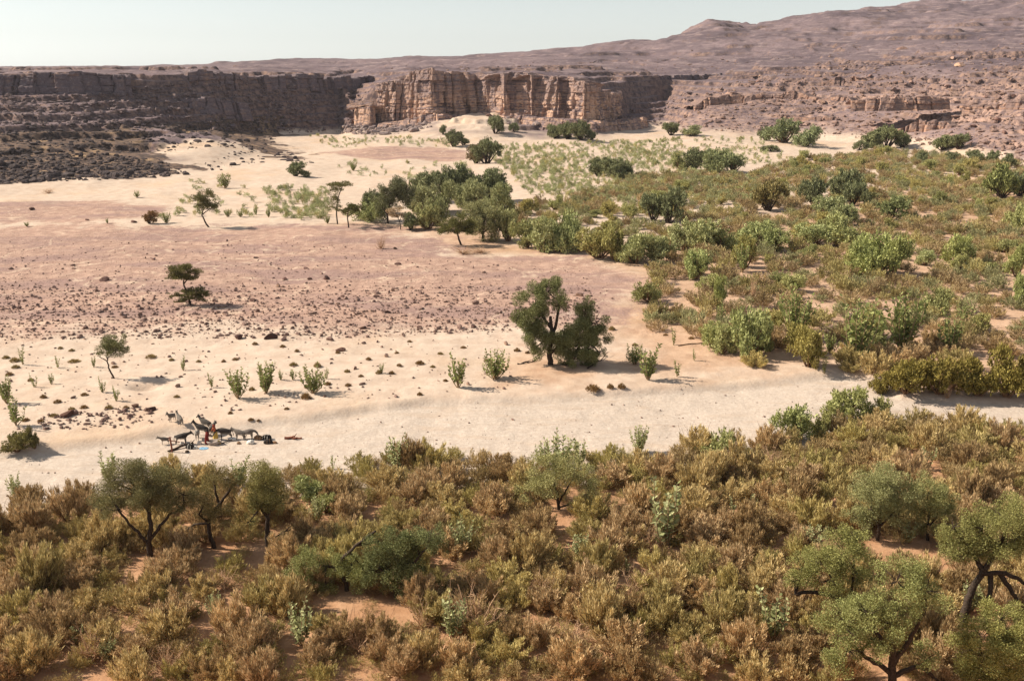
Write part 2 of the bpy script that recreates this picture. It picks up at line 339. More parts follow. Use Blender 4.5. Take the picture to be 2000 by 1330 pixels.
# ------------------------------------------------------------------ ground
def ground_mat():
    m, nt, out = nmat('desert_ground'); n = N(nt)
    geo = n('ShaderNodeNewGeometry'); pos = geo.outputs['Position']
    wadi, reg, dark, soil, rock = [n.attr(k).outputs['Fac'] for k in ('wadi', 'reg', 'dark', 'soil', 'rock')]
    big = n.noise(pos, 0.035, 5, 0.6); mid = n.noise(pos, 0.35, 5, 0.65); fine = n.noise(pos, 2.5, 4, 0.7); vf = n.noise(pos, 9.0, 2, 0.6)
    sand = n.mix(n.ramp(mid, 0.3, 0.7), (0.455, 0.348, 0.286), (0.54, 0.44, 0.372))
    sand = n.mix(n.m('MULTIPLY', n.ramp(big, 0.5, 0.68), 0.55), sand, (0.50, 0.35, 0.245))
    sand = n.mix(n.m('MULTIPLY', n.ramp(vf, 0.56, 0.72), n.ramp(big, 0.38, 0.6)), sand, (0.36, 0.25, 0.175))
    wad = n.mix(n.ramp(fine, 0.35, 0.7), (0.43, 0.355, 0.310), (0.53, 0.455, 0.405))
    wad = n.mix(n.m('MULTIPLY', n.ramp(vf, 0.56, 0.7), 0.55), wad, (0.34, 0.26, 0.21))
    stp = n('ShaderNodeMapping', {'Vector': pos, 'Scale': (0.35, 1.5, 1)}).outputs[0]
    wad = n.mix(n.m('MULTIPLY', n.ramp(n.noise(stp, 0.5, 4), 0.5, 0.68), 0.5), wad, (0.44, 0.34, 0.275))
    ln = n('ShaderNodeMapping', {'Vector': pos, 'Scale': (0.10, 0.42, 1), 'Rotation': (0, 0, 0.12)}).outputs[0]
    def lines(vec, sc, w): return n.m('SUBTRACT', 1.0, n.ramp(n.m('ABSOLUTE', n.m('SUBTRACT', n.noise(vec, sc, 3, 0.5), 0.5)), 0.0, w))
    trk = n.m('MULTIPLY', lines(ln, 0.8, 0.022), n.ramp(fine, 0.40, 0.58))
    wad = n.mix(n.m('MULTIPLY', trk, 0.45), wad, (0.33, 0.25, 0.20)); sand = n.mix(n.m('MULTIPLY', trk, 0.30), sand, (0.36, 0.26, 0.19))
    rill = n.m('MULTIPLY', lines(pos, 0.045, 0.016), n.ramp(mid, 0.35, 0.6))
    vor = n('ShaderNodeTexVoronoi', {'Vector': pos, 'Scale': 2.2}); vor.feature = 'F1'
    regc = n.mix(n.ramp(mid, 0.35, 0.68), (0.32, 0.205, 0.17), (0.45, 0.305, 0.25))
    regc = n.mix(n.m('MULTIPLY', n.ramp(n.noise(n('ShaderNodeMapping', {'Vector': pos, 'Scale': (0.5, 1.6, 1)}).outputs[0], 0.06, 4), 0.45, 0.62), 0.65), regc, (0.25, 0.165, 0.16))
    regc = n.mix(n.m('MULTIPLY', n.m('SUBTRACT', 1.0, n.ramp(vor.outputs['Distance'], 0.10, 0.24)), n.m('MULTIPLY', n.ramp(fine, 0.45, 0.6), 0.8)), regc, (0.14, 0.09, 0.085))
    regc = n.mix(n.m('MULTIPLY', n.ramp(vf, 0.60, 0.72), 0.4), regc, (0.55, 0.42, 0.34))
    regc = n.mix(n.m('MULTIPLY', rill, 0.6), regc, (0.60, 0.47, 0.37))
    soilc = n.mix(n.ramp(mid, 0.3, 0.72), (0.34, 0.185, 0.105), (0.47, 0.285, 0.18))
    soilc = n.mix(n.m('MULTIPLY', n.ramp(fine, 0.52, 0.7), 0.55), soilc, (0.24, 0.13, 0.08))
    col = n.mix(soil, sand, soilc)
    rg = n.ramp(n.m('ADD', reg, n.m('MULTIPLY', n.m('SUBTRACT', fine, 0.5), 0.9)), 0.18, 0.55)
    rg = n.m('MULTIPLY', rg, n.ramp(reg, 0.02, 0.25))
    col = n.mix(rg, col, regc)
    col = n.mix(wadi, col, wad)
    hp = n.noise(pos, 0.012, 6, 0.6); hb = n.noise(n('ShaderNodeMapping', {'Vector': pos, 'Scale': (0.15, 0.15, 1.2)}).outputs[0], 0.35, 4, 0.6)
    hill = n.mix(n.ramp(hp, 0.35, 0.65), (0.105, 0.079, 0.096), (0.185, 0.137, 0.152))
    hill = n.mix(n.m('MULTIPLY', n.ramp(hb, 0.5, 0.66), 0.5), hill, (0.33, 0.25, 0.248))
    hill = n.mix(n.m('MULTIPLY', n.ramp(mid, 0.5, 0.66), 0.6), hill, (0.075, 0.052, 0.056))
    hill = n.mix(n.m('MULTIPLY', n.ramp(fine, 0.55, 0.72), 0.45), hill, (0.40, 0.30, 0.27))
    gz = n('ShaderNodeSeparateXYZ', {0: geo.outputs['True Normal']}).outputs['Z']
    hill = n.mix(n.m('MULTIPLY', n.m('SUBTRACT', 1.0, n.ramp(gz, 0.72, 0.9)), 0.7), hill, n.mix(n.ramp(mid, 0.4, 0.6), (0.085, 0.058, 0.058), (0.27, 0.175, 0.14)))
    warm = n.attr('warm').outputs['Fac']
    hill = n.mix(n.m('MULTIPLY', warm, n.ramp(mid, 0.36, 0.6)), hill, (0.43, 0.285, 0.235))
    col = n.mix(rock, col, hill)
    dk = n.mix(n.ramp(mid, 0.40, 0.60), (0.055, 0.042, 0.043), (0.17, 0.115, 0.09))
    dk = n.mix(n.m('MULTIPLY', n.ramp(n.noise(pos, 0.09, 5, 0.7), 0.54, 0.66), 0.8), dk, (0.36, 0.24, 0.15))
    dkf = n.ramp(n.m('ADD', dark, n.m('MULTIPLY', n.m('SUBTRACT', mid, 0.5), 0.8)), 0.35, 0.6)
    col = n.mix(n.m('MULTIPLY', dkf, n.ramp(dark, 0.02, 0.2)), col, dk)
    rough = n.m('ADD', 0.35, n.m('MULTIPLY', n.m('MAXIMUM', rock, n.m('MAXIMUM', dark, reg)), 0.65))
    hgt = n.m('ADD', n.m('MULTIPLY', fine, 0.5), n.m('MULTIPLY', mid, 1.2))
    bp = n('ShaderNodeBump', {'Height': hgt, 'Strength': rough, 'Distance': 0.45})
    p = n('ShaderNodeBsdfPrincipled', {'Base Color': col, 'Roughness': 0.95, 'Normal': bp.outputs[0]}); p.inputs['Specular IOR Level'].default_value = 0.1
    nt.links.new(p.outputs[0], out.inputs[0]); return m
def build_ground():
    t = np.concatenate([np.linspace(-1.6, -0.58, 40)[:-1], np.linspace(-0.58, 0.58, 700), np.linspace(0.58, 1.6, 40)[1:]])
    ys = list(np.linspace(-90, 52, 48)); y = 52.0
    while y < 4200:
        y += min(max(0.36, y * 0.0021), 1.05) if y < 820 else y * (0.0036 if y < 1750 else 0.012)
        ys.append(y)
    ys = np.array(ys)
    Yg, Tg = np.meshgrid(ys, t, indexing='ij')
    Xg = Tg * np.sqrt(np.maximum(Yg, 0) ** 2 + 40 ** 2)
    x = Xg.ravel(); y = Yg.ravel()
    mk = np.zeros((4, len(x))); near = (y > 40) & (y < 760)
    mk[:, near] = np.array(masks(x[near], y[near])); mk[3, y <= 42] = 1
    z = height(x, y, mk[0])
    b = base_h(x, y)
    rock = sstep(1.5, 5.0, b + 1.5 * fbm(x / 12, y / 12, 91, 3)); rock = np.maximum(rock, sstep(0, 10, 38 - y))
    xr = x / np.maximum(y, 1)
    warm = sstep(0.10, 0.19, xr) * sstep(760, 600, y) * sstep(44, 20, b) * (0.55 + 0.45 * fbm(x / 30, y / 30, 95, 2))
    dn = np.zeros(len(x))
    for dx, dy, rx, ry, hh in DUNE: dn = np.maximum(dn, ((1 - sstep(4, 9, b)) if hh != 4.5 else sstep(630, 622, y)) * np.exp(-((x - dx) / (rx * .95)) ** 2 - ((y - dy) / (ry * .95)) ** 2))
    rock = rock * (1 - sstep(0.35, 0.6, dn + 0.12 * fbm(x / 5, y / 5, 93, 2))); mk[2] *= (1 - sstep(0.35, 0.6, dn + 0.2 * fbm(x / 5, y / 5, 94, 2)))
    ny, nx = Yg.shape; i = np.arange(ny - 1)[:, None] * nx; j = np.arange(nx - 1)[None]
    F = np.stack([i + j, i + j + 1, i + nx + j + 1, i + nx + j], -1).reshape(-1, 4)
    me = mesh('ground', [(np.stack([x, y, z], 1), F, 0)], [ground_mat()],
              {'wadi': mk[0], 'reg': mk[1], 'dark': mk[2], 'soil': mk[3], 'rock': rock, 'warm': warm}, smooth=True)
    tag(link('ground', me), kind='structure')
build_ground()
# ------------------------------------------------------------------ haze
def build_haze():
    x0, x1, y0, y1, z0, z1 = -6900, 6900, -150, 4300, -8, 190
    V = [(x, y, z) for z in (z0, z1) for y in (y0, y1) for x in (x0, x1)]
    me = bpy.data.meshes.new('haze'); me.from_pydata(V, [], [(0,2,3,1),(4,5,7,6),(0,1,5,4),(2,6,7,3),(0,4,6,2),(1,3,7,5)])
    m = bpy.data.materials.new('air'); m.use_nodes = True; nt = m.node_tree; nt.nodes.clear(); out = nt.nodes.new('ShaderNodeOutputMaterial')
    v = nt.nodes.new('ShaderNodeVolumePrincipled'); v.inputs['Color'].default_value = (0.86, 0.86, 0.97, 1); v.inputs['Density'].default_value = HAZE; v.inputs['Anisotropy'].default_value = 0.3
    nt.links.new(v.outputs[0], out.inputs['Volume']); me.materials.append(m)
    tag(link('haze', me), 'thin pale dusty air over the valley', 'haze', kind='stuff')
HAZE = 0.00004
build_haze()
# ------------------------------------------------------------------ cliffs
def cliff(name, path, seed, mat, batter=0.12, depth=1.0, label_kind='structure', cellw=(2.0, 8.5), bedh=(0.8, 4.2), taper=0.0):
    """path: (px, Y, py_bottom, py_top) along the rim, left to right"""
    rng = np.random.RandomState(seed)
    P = np.array([[(p[0] - 1000) / FPX / 1.03 * p[1], p[1], HC + p[1] * slope(p[2]), HC + p[1] * slope(p[3])] for p in path])
    seg = np.linalg.norm(np.diff(P[:, :2], axis=0), axis=1); S_ = np.concatenate([[0], np.cumsum(seg)])
    ns = int(S_[-1] / 0.5); s = np.linspace(0, S_[-1], ns)
    xx, yy, zb, zt = [np.interp(s, S_, P[:, k]) for k in range(4)]
    ker = np.ones(15) / 15; sm = lambda a: np.convolve(np.pad(a, 7, mode='edge'), ker, 'valid')
    xx, yy = sm(xx), sm(yy)
    tx, ty = np.gradient(xx), np.gradient(yy); ln = np.hypot(tx, ty); nx_, ny_ = ty / ln, -tx / ln   # outward (towards the viewer)
    nx_, ny_ = sm(nx_), sm(ny_)
    hmax = (zt - zb).max() + 6; nzv = int(hmax / 0.45); v = np.linspace(0, 1, nzv)
    cuts = [0.0]
    while cuts[-1] < S_[-1] + 10: cuts.append(cuts[-1] + rng.uniform(*cellw))
    cuts = np.array(cuts); cs = 0.5 * rng.rand(len(cuts))
    beds = [-8.0]
    while beds[-1] < 60: beds.append(beds[-1] + rng.uniform(*bedh))
    beds = np.array(beds)
    rim = np.interp(s, cuts, rng.normal(0, 0.5, len(cuts))); 
    ci = np.searchsorted(cuts, s)
    rim = zt + rng.normal(0, 0.7, len(cuts) + 1)[ci] + 0.8 * fbm(s / 12, s * 0, seed + 1, 3)
    if taper: rim = zb + (rim - zb) * sstep(0, taper, s) * sstep(0, taper, S_[-1] - s) * (0.62 + 0.5 * fbm(s / 9, s * 0 + 4, seed + 15, 2)) - 0.3
    Sg, Vg = np.meshgrid(s, v, indexing='ij')
    Zg = (zb - 6)[:, None] + (rim - zb + 6)[:, None] * Vg
    rel = Zg - zb[:, None]
    sw = Sg + 0.9 * fbm(Sg / 6, Zg / 3, seed + 2, 3) + 0.25 * rel * vnoise(Sg / 20, Zg * 0, seed + 3)
    zw = Zg + 0.6 * fbm(Sg / 25, Zg / 9, seed + 4, 2)
    cid = np.clip(np.searchsorted(cuts, sw.ravel()).reshape(sw.shape), 1, len(cuts) - 1); bid = np.searchsorted(beds, zw.ravel()).reshape(zw.shape)
    dl = np.minimum(np.abs(sw - cuts[cid - 1]), np.abs(sw - cuts[cid]))
    db = np.minimum(np.abs(zw - beds[np.clip(bid - 1, 0, len(beds) - 1)]), np.abs(zw - beds[np.clip(bid, 0, len(beds) - 1)]))
    blk = _h(cid.astype(np.int64), (bid // 3).astype(np.int64), seed) - 0.5
    blk2 = _h(cid.astype(np.int64), bid.astype(np.int64), seed + 9) - 0.5
    bedo = _h(bid.astype(np.int64) * 0 + 3, bid.astype(np.int64), seed + 5) - 0.5
    colo = _h(cid.astype(np.int64), cid.astype(np.int64) * 0 + 1, seed + 6) - 0.5
    out = -batter * rel + depth * (3.2 * fbm(Sg / 22, Zg * 0 + 2, seed + 7, 3) + 2.6 * colo + 2.0 * blk + 0.8 * blk2 + 0.7 * bedo
          - 2.6 * np.exp(-(dl / 0.55) ** 2) * sstep(-0.1, 0.5, vnoise(cid * 1.7, Zg / 14, seed + 8)) - 0.45 * np.exp(-(db / 0.28) ** 2) * sstep(-.3, .4, vnoise(Sg / 9, bid * 3.1, seed + 12)) + 0.5 * fbm(Sg / 1.6, Zg / 1.6, seed + 10, 3))
    X = xx[:, None] + nx_[:, None] * out; Y = yy[:, None] + ny_[:, None] * out
    # the rim runs back over the plateau and dives under it
    kb = 14; back = np.linspace(0, 1, kb + 1)[1:]
    oe = out[:, -1:]
    ob = oe - back[None] * 16.0 
    zb2 = rim[:, None] + 0.9 * fbm(s[:, None] / 2.5 + 0 * ob, ob / 2.5, seed + 11, 3) * np.minimum(1, back[None] * 4) - back[None] ** 2 * 3.0 + 0.5 * back[None]
    X = np.concatenate([X, xx[:, None] + nx_[:, None] * ob], 1); Y = np.concatenate([Y, yy[:, None] + ny_[:, None] * ob], 1); Zg = np.concatenate([Zg, zb2], 1)
    a, b = X.shape; i = np.arange(a - 1)[:, None] * b; j = np.arange(b - 1)[None]
    F = np.stack([i + j, i + b + j, i + b + j + 1, i + j + 1], -1).reshape(-1, 4)
    me = mesh(name, [(np.stack([X.ravel(), Y.ravel(), Zg.ravel()], 1), F, 0)], [mat])
    return tag(link(name, me), kind=label_kind)
M_CLIFF = rock_mat('sandstone_cliff', (0.18, 0.13, 0.135), (0.58, 0.37, 0.27), (0.46, 0.35, 0.32), face=0.70, ztop=(17, 30))
M_DARKCLIFF = rock_mat('varnished_cliff', (0.14, 0.108, 0.122), (0.25, 0.165, 0.14), (0.30, 0.24, 0.25), face=0.3)
M_HILLCLIFF = rock_mat('hill_outcrop', (0.20, 0.135, 0.125), (0.42, 0.25, 0.18), (0.34, 0.25, 0.22), face=0.6)
cliff('cliff', [(689,648,243,215),(690,634,245,214),(696,622,245,212),(720,612,246,209),(733,616,246,206),(738,626,246,200)], 5, M_CLIFF, depth=0.7)
cliff('cliff', [(722,664,235,172),(724,640,240,166),(732,627,246,164),(775,618,246,160),(786,624,246,152),(796,618,246,141),(845,606,246,136),(862,616,246,138),(890,622,242,141),(935,628,236,146),(985,602,240,147),(998,610,242,145),(1040,594,244,147),(1052,602,244,149),(1090,588,244,152),(1100,594,244,153),(1140,576,244,159),(1168,584,245,164),(1185,606,246,174),(1205,645,244,184),(1212,690,240,180)], 7, M_CLIFF, depth=1.25)
cliff('cliff', [(735,612,251,240),(800,600,252,230),(850,592,252,224),(900,604,247,224),(935,612,246,221),(985,590,250,226),(1040,580,252,229),(1100,572,253,233),(1160,566,254,238),(1215,600,253,239),(1270,640,251,236)], 8, M_CLIFF, batter=0.5, depth=0.8)
cliff('cliff', [(-140,498,190,144),(0,511,180,147),(150,519,178,144),(262,528,180,149)], 9, M_DARKCLIFF, batter=0.2, depth=1.1)
cliff('cliff', [(345,560,176,147),(400,574,172,144),(540,622,173,148),(660,662,176,151),(735,690,180,152)], 10, M_DARKCLIFF, batter=0.15, depth=1.0)
cliff('cliff', [(300,536,216,192),(350,545,214,190),(420,560,214,193),(490,580,216,204)], 12, M_DARKCLIFF, batter=0.3, depth=0.9)
cliff('cliff', [(1205,742,200,156),(1250,762,200,150),(1310,772,196,149),(1360,786,180,147),(1410,800,160,146)], 11, M_DARKCLIFF, batter=0.15, depth=1.0)
cliff('cliff', [(1358,655,206,188),(1440,664,200,176),(1500,660,198,176),(1560,654,198,177),(1690,622,204,186)], 13, M_HILLCLIFF, taper=14.0, batter=0.35, depth=0.8)
cliff('cliff', [(1470,622,236,224),(1560,606,234,220),(1660,592,236,227)], 14, M_HILLCLIFF, taper=14.0, batter=0.3, depth=0.7)
cliff('cliff', [(1660,560,196,190),(1760,556,195,188),(1860,560,192,185)], 16, M_HILLCLIFF, taper=14.0, batter=0.4, depth=0.7)
cliff('cliff', [(1320,690,222,208),(1400,660,226,212),(1470,640,228,216)], 17, M_HILLCLIFF, taper=12.0, batter=0.4, depth=0.8)
cliff('cliff', [(1880,560,212,196),(1960,545,214,192),(2060,525,220,200)], 18, M_HILLCLIFF, taper=12.0, batter=0.4, depth=0.8)
cliff('cliff', [(1600,690,160,147),(1700,680,160,148),(1800,672,160,150)], 19, M_HILLCLIFF, taper=14.0, batter=0.5, depth=0.8)
cliff('cliff', [(1130,960,128,118),(1180,950,132,116),(1250,960,134,120),(1330,980,128,118)], 20, M_DARKCLIFF, taper=16.0, batter=0.4, depth=1.2)
cliff('cliff', [(1700,960,100,90),(1800,950,96,86),(1900,950,94,82),(2050,950,92,82)], 21, M_HILLCLIFF, taper=20.0, batter=0.4, depth=1.2)
cliff('cliff', [(1730,540,256,242),(1800,530,255,230),(1850,525,255,234),(1880,518,257,238),(1960,502,260,244),(2060,480,268,250)], 15, M_HILLCLIFF, taper=14.0, batter=0.25, depth=0.8)
# ------------------------------------------------------------------ rocks
def ico(sub):
    t = (1 + 5 ** .5) / 2
    v = [(-1,t,0),(1,t,0),(-1,-t,0),(1,-t,0),(0,-1,t),(0,1,t),(0,-1,-t),(0,1,-t),(t,0,-1),(t,0,1),(-t,0,-1),(-t,0,1)]
    f = [(0,11,5),(0,5,1),(0,1,7),(0,7,10),(0,10,11),(1,5,9),(5,11,4),(11,10,2),(10,7,6),(7,1,8),(3,9,4),(3,4,2),(3,2,6),(3,6,8),(3,8,9),(4,9,5),(2,4,11),(6,2,10),(8,6,7),(9,8,1)]
    v = [np.array(q, float) / np.linalg.norm(q) for q in v]
    for _ in range(sub):
        ch = {}; nf = []
        def md(a, b):
            k = (min(a, b), max(a, b))
            if k not in ch: q = v[a] + v[b]; v.append(q / np.linalg.norm(q)); ch[k] = len(v) - 1
            return ch[k]
        for a, b, c in f:
            x, y, z = md(a, b), md(b, c), md(c, a); nf += [(a, x, z), (b, y, x), (c, z, y), (x, y, z)]
        f = nf
    return np.array(v), np.array(f)
def rock_shape(rng, sub):
    v, f = ico(sub); v = v.copy()
    for _ in range(9):
        nn = rdir(rng, 1)[0]; d = rng.uniform(0.45, 0.85); k = np.maximum(0, v @ nn - d); v -= k[:, None] * nn
    v *= 1 + 0.06 * fbm(v[:, 0] * 3 + 5, v[:, 1] * 3 + v[:, 2] * 2, rng.randint(1000), 2)[:, None]
    v *= np.array([rng.uniform(.8, 1.2), rng.uniform(.7, 1.1), rng.uniform(.5, .8)]); v[:, 2] += 0.25
    return v, f
RR = np.random.RandomState(77)
ROCKS1 = [rock_shape(RR, 1) for _ in range(14)]
M_STONE = rock_mat('desert_stone', (0.20, 0.13, 0.115), (0.34, 0.22, 0.16), (0.40, 0.29, 0.24), face=0.5, objcol=True)
M_STONED = rock_mat('black_stone', (0.065, 0.05, 0.052), (0.13, 0.09, 0.07), (0.20, 0.15, 0.145), face=0.3)
M_TALUS = rock_mat('dark_talus', (0.15, 0.112, 0.118), (0.27, 0.185, 0.15), (0.36, 0.285, 0.28), face=0.4)
ROCKM = [mesh('boulder', [(*rock_shape(RR, 2), 0)], [M_STONE]) for _ in range(7)]
def inpoly_px(poly, n, rng):
    p = np.array(poly, float); lo, hi = p.min(0), p.max(0); out = np.zeros((0, 2))
    while len(out) < n:
        q = rng.uniform(lo, hi, (n * 2, 2)); q = q[sdist([tuple(a) for a in poly], q[:, 0], q[:, 1]) < 0]; out = np.concatenate([out, q])
    return out[:n]
def stone_field(name, pts, sizes, mat, label, cat, rng, flatness=1.0):
    P = []
    for k in range(14):
        sel = np.arange(len(pts)) % 14 == k
        if not sel.any(): continue
        v, f = ROCKS1[k]; p = pts[sel]; s = sizes[sel]; a = rng.uniform(0, 2 * PI, len(p)); ca, sa = np.cos(a), np.sin(a)
        st_ = rng.uniform(0.7, 1.4, (len(p), 3)); st_[:, 2] *= flatness
        vv = v[None] * s[:, None, None] * st_[:, None]
        X = vv[..., 0] * ca[:, None] - vv[..., 1] * sa[:, None]; Y = vv[..., 0] * sa[:, None] + vv[..., 1] * ca[:, None]
        V = np.stack([X + p[:, 0:1], Y + p[:, 1:2], vv[..., 2] + p[:, 2:3]], -1).reshape(-1, 3)
        F = (f[None] + (np.arange(len(p)) * len(v))[:, None, None]).reshape(-1, 3); P.append((V, F, 0))
    return tag(link(name, mesh(name, P, [mat])), label, cat, kind='stuff')
rg = np.random.RandomState(5)
q1 = inpoly_px([(-20,655),(-20,470),(640,470),(860,510),(1150,520),(1200,590),(1180,640),(700,655)], 3500, rg)
q2 = inpoly_px([(-20,665),(-20,560),(700,560),(1150,560),(1180,640),(700,660)], 3800, rg)
q3 = inpoly_px([(-20,840),(-20,660),(700,655),(1000,650),(1000,760),(500,800),(250,840)], 500, rg)
q5 = inpoly_px([(0,960),(0,885),(480,835),(900,785),(1640,735),(1740,790),(1400,880),(900,905),(500,935)], 450, rg)
q4 = inpoly_px([(60,815),(250,795),(300,805),(250,835),(90,840)], 160, rg)
qq = np.concatenate([q1, q2, q3, q4, q5]); pp = at_many(qq[:, 0], qq[:, 1])
ss = np.concatenate([rg.gamma(2.2, .05, 3500), .05 + rg.gamma(2.2, .06, 3800), .04 + rg.gamma(2, .05, 500), .05 + rg.gamma(2, .06, 160), .02 + rg.gamma(1.6, .025, 450)])
stone_field('stones', pp, np.clip(ss, .05, .6), M_STONE, 'small dark stones strewn over the pinkish gravel plain', 'stones', rg)
q = inpoly_px([(1300,250),(1400,165),(1560,130),(1800,112),(2020,105),(2020,325),(1900,295),(1700,272),(1500,262)], 4200, rg); p = at_many(q[:, 0], q[:, 1])
stone_field('hillside_rubble', p, np.clip(rg.gamma(1.5, .36, len(p)), .2, 3), M_STONE, 'broken rocks strewn down the pinkish hillside on the right', 'rocks', rg, 0.8)
q = np.concatenate([inpoly_px([(0,360),(0,300),(200,300),(330,318),(370,345),(200,352)], 1700, rg), inpoly_px([(0,300),(0,240),(300,240),(540,268),(520,300),(300,300)], 900, rg), inpoly_px([(520,302),(560,296),(625,325),(560,322)], 60, rg), inpoly_px([(380,320),(500,300),(520,320),(420,335)], 60, rg)]); p = at_many(q[:, 0], q[:, 1])
stone_field('black_rubble', p, np.clip(rg.gamma(2.0, .30, len(p)), .2, 2.2), M_STONED, 'black broken rocks covering the low dark spur on the left', 'rocks', rg, 0.7)
q = np.concatenate([inpoly_px([(-10,240),(-10,170),(270,170),(420,150),(720,180),(680,255),(540,262)], 5200, rg), inpoly_px([(1200,245),(1240,200),(1380,170),(1290,245)], 300, rg)]); p = at_many(q[:, 0], q[:, 1])
stone_field('talus_blocks', p, np.clip(rg.gamma(1.7, .30, len(p)), .2, 2.4), M_TALUS, 'fallen dark blocks on the shaded slope below the left cliff', 'rocks', rg, 0.8)
q = np.concatenate([inpoly_px([(650,262),(690,240),(760,238),(860,240),(840,258),(740,264)], 420, rg), inpoly_px([(960,235),(1200,240),(1290,250),(1200,256),(980,250)], 320, rg)]); p = at_many(q[:, 0], q[:, 1])
M_SCREE = rock_mat('grey_scree', (0.22, 0.17, 0.17), (0.36, 0.25, 0.19), (0.42, 0.34, 0.32), face=0.4)
stone_field('scree', p, np.clip(rg.gamma(2.0, .5, len(p)), .3, 3.0), M_SCREE, 'grey fallen blocks at the foot of the orange cliff', 'rocks', rg, 0.9)
q = np.concatenate([inpoly_px([(720,140),(1100,145),(1190,160),(1390,145),(1300,110),(1000,118),(500,130),(300,135)], 900, rg), inpoly_px([(1300,105),(1500,95),(2000,75),(2000,110),(1500,150),(1350,145)], 1200, rg)]); p = at_many(q[:, 0], q[:, 1])
stone_field('plateau_rubble', p, np.clip(rg.gamma(1.6, .26, len(p)), .2, 1.8), M_STONE, 'scattered rocks over the purple plateau and upper hill', 'rocks', rg, 0.6)
#PLANTS
# ------------------------------------------------------------------ plants: materials
M_TAM = leaf_mat('tamarisk_sprays', (0.325, 0.260, 0.150), (0.78, 0.625, 0.39), 0.22)
M_GREEN = leaf_mat('broom_sprays', (0.25, 0.235, 0.11), (0.60, 0.57, 0.34), 0.15)
M_DARK = leaf_mat('evergreen_leaves', (0.10, 0.10, 0.047), (0.32, 0.32, 0.19), 0.12)
M_ACA = leaf_mat('acacia_leaves', (0.11, 0.105, 0.045), (0.23, 0.21, 0.09), 0.25)
M_CAL = leaf_mat('apple_leaves', (0.23, 0.25, 0.11), (0.47, 0.48, 0.27), 0.25)
M_GRASS = leaf_mat('dry_grass', (0.22, 0.15, 0.07), (0.36, 0.27, 0.14), 0.2)
M_STUFF = leaf_mat('scrub_leaves', (0.75, 0.72, 0.65), (1.2, 1.17, 1.05), 0.15, tintattr=True)
M_BARK = flat_mat('dark_bark', (0.055, 0.040, 0.032), 0.95, 0.4, 8)
M_TWIG = flat_mat('brown_twigs', (0.16, 0.095, 0.060), 0.95, 0.35, 8)
M_PALE = flat_mat('pale_dead_wood', (0.44, 0.29, 0.19), 0.9, 0.3, 8)
M_STALK = flat_mat('pale_stalks', (0.30, 0.22, 0.13), 0.9, 0.3, 8)
PROTO = {}
# ------------------------------------------------------------------ plants: shapes (unit size: radius about 1, height about 1)
def tamarisk(seed, lean=0.0):
    rng = np.random.RandomState(seed); nC = rng.randint(30, 42)
    C, AX, Ls = [], [], []; st_ = []
    for k in range(nC):
        a = rng.uniform(0, 2 * PI); r = rng.uniform(0.05, 0.88) ** 0.75; top = (1 - r * r * 0.5) * rng.uniform(0.5, 1.12)
        tip = np.array([r * math.cos(a) + lean * top, r * math.sin(a), top]); b0 = np.array([0.12 * math.cos(a), 0.12 * math.sin(a), -0.05])
        pts = bend(b0, tip, rng, 0.12, 6, 0.03); 
        if k % 3 == 0: st_.append((pts, np.linspace(0.022, 0.006, 6)))
        n = rng.randint(95, 165); u = rng.beta(2.2, 1.3, n) * 0.78 + 0.22
        pos = np.stack([np.interp(u, np.linspace(0, 1, 6), pts[:, d]) for d in range(3)], 1)
        spread = 0.07 + 0.13 * np.sin(u * PI) ; d = rdir(rng, n); d[:, 2] *= 0.8
        pos = pos + d * (spread * rng.rand(n) ** 0.5)[:, None]
        C.append(pos); AX.append(unit(pts[-1] - pts[0])[None] * 0.7 + d * 0.55 + np.array([0, 0, 0.45]) + rng.normal(0, .25, (n, 3))); Ls.append(rng.uniform(0.08, 0.19, n))
    C = np.concatenate(C); AX = np.concatenate(AX); Ls = np.concatenate(Ls); C[:, 2] = np.maximum(C[:, 2], 0.04)
    out = C - np.array([0, 0, 0.25]); nr = unit(out) * 0.8 + rdir(rng, len(C))
    V, F = rhombs(C, AX, nr, Ls, Ls * rng.uniform(0.13, 0.26, len(Ls)))
    tw = []
    for k in range(26):
        a = rng.uniform(0, 2 * PI); r = rng.uniform(.2, .95); tip = np.array([r * math.cos(a), r * math.sin(a), rng.uniform(.4, 1.05)])
        tw.append((bend(np.array([.3 * r * math.cos(a), .3 * r * math.sin(a), .1]), tip, rng, 0.2, 4), np.linspace(0.008, 0.003, 4)))
    return (V, F), st_ + tw
def clumpy(rng, cens, rad, dens, L, aspect=0.4, up=0.35, sub=True):
    """leaves over a set of ellipsoid puffs; each puff is broken into smaller ragged tufts"""
    Cs, Ax, Nr = [], [], []
    for c, r in zip(cens, rad):
        r = np.atleast_1d(r) * np.ones(3); R = r.mean()
        ns = max(5, int(13 * (R / np.mean([np.mean(q) for q in rad])) ** 1.5)) if sub else 1
        for k in range(ns):
            d = rdir(rng, 1)[0]; d[2] = d[2] * 0.9 + 0.15; sc = c + d * r * rng.uniform(0.45, 1.02); sr = r * rng.uniform(0.28, 0.5)
            n = max(6, int(dens * 12.6 * (sr.mean() / L) ** 2)); e = rdir(rng, n)
            p = sc + e * sr * (rng.rand(n, 1) ** 0.4); Cs.append(p); o = unit((p - c) / r)
            Ax.append(e * 0.6 + o * 0.4 + np.array([0, 0, up]) + rng.normal(0, .45, (n, 3))); Nr.append(o * 0.9 + e * 0.5 + rng.normal(0, .55, (n, 3)))
    C = np.concatenate(Cs); Ls = L * rng.uniform(0.6, 1.35, len(C))
    return rhombs(C, np.concatenate(Ax), np.concatenate(Nr), Ls, Ls * aspect * rng.uniform(.7, 1.3, len(Ls)))
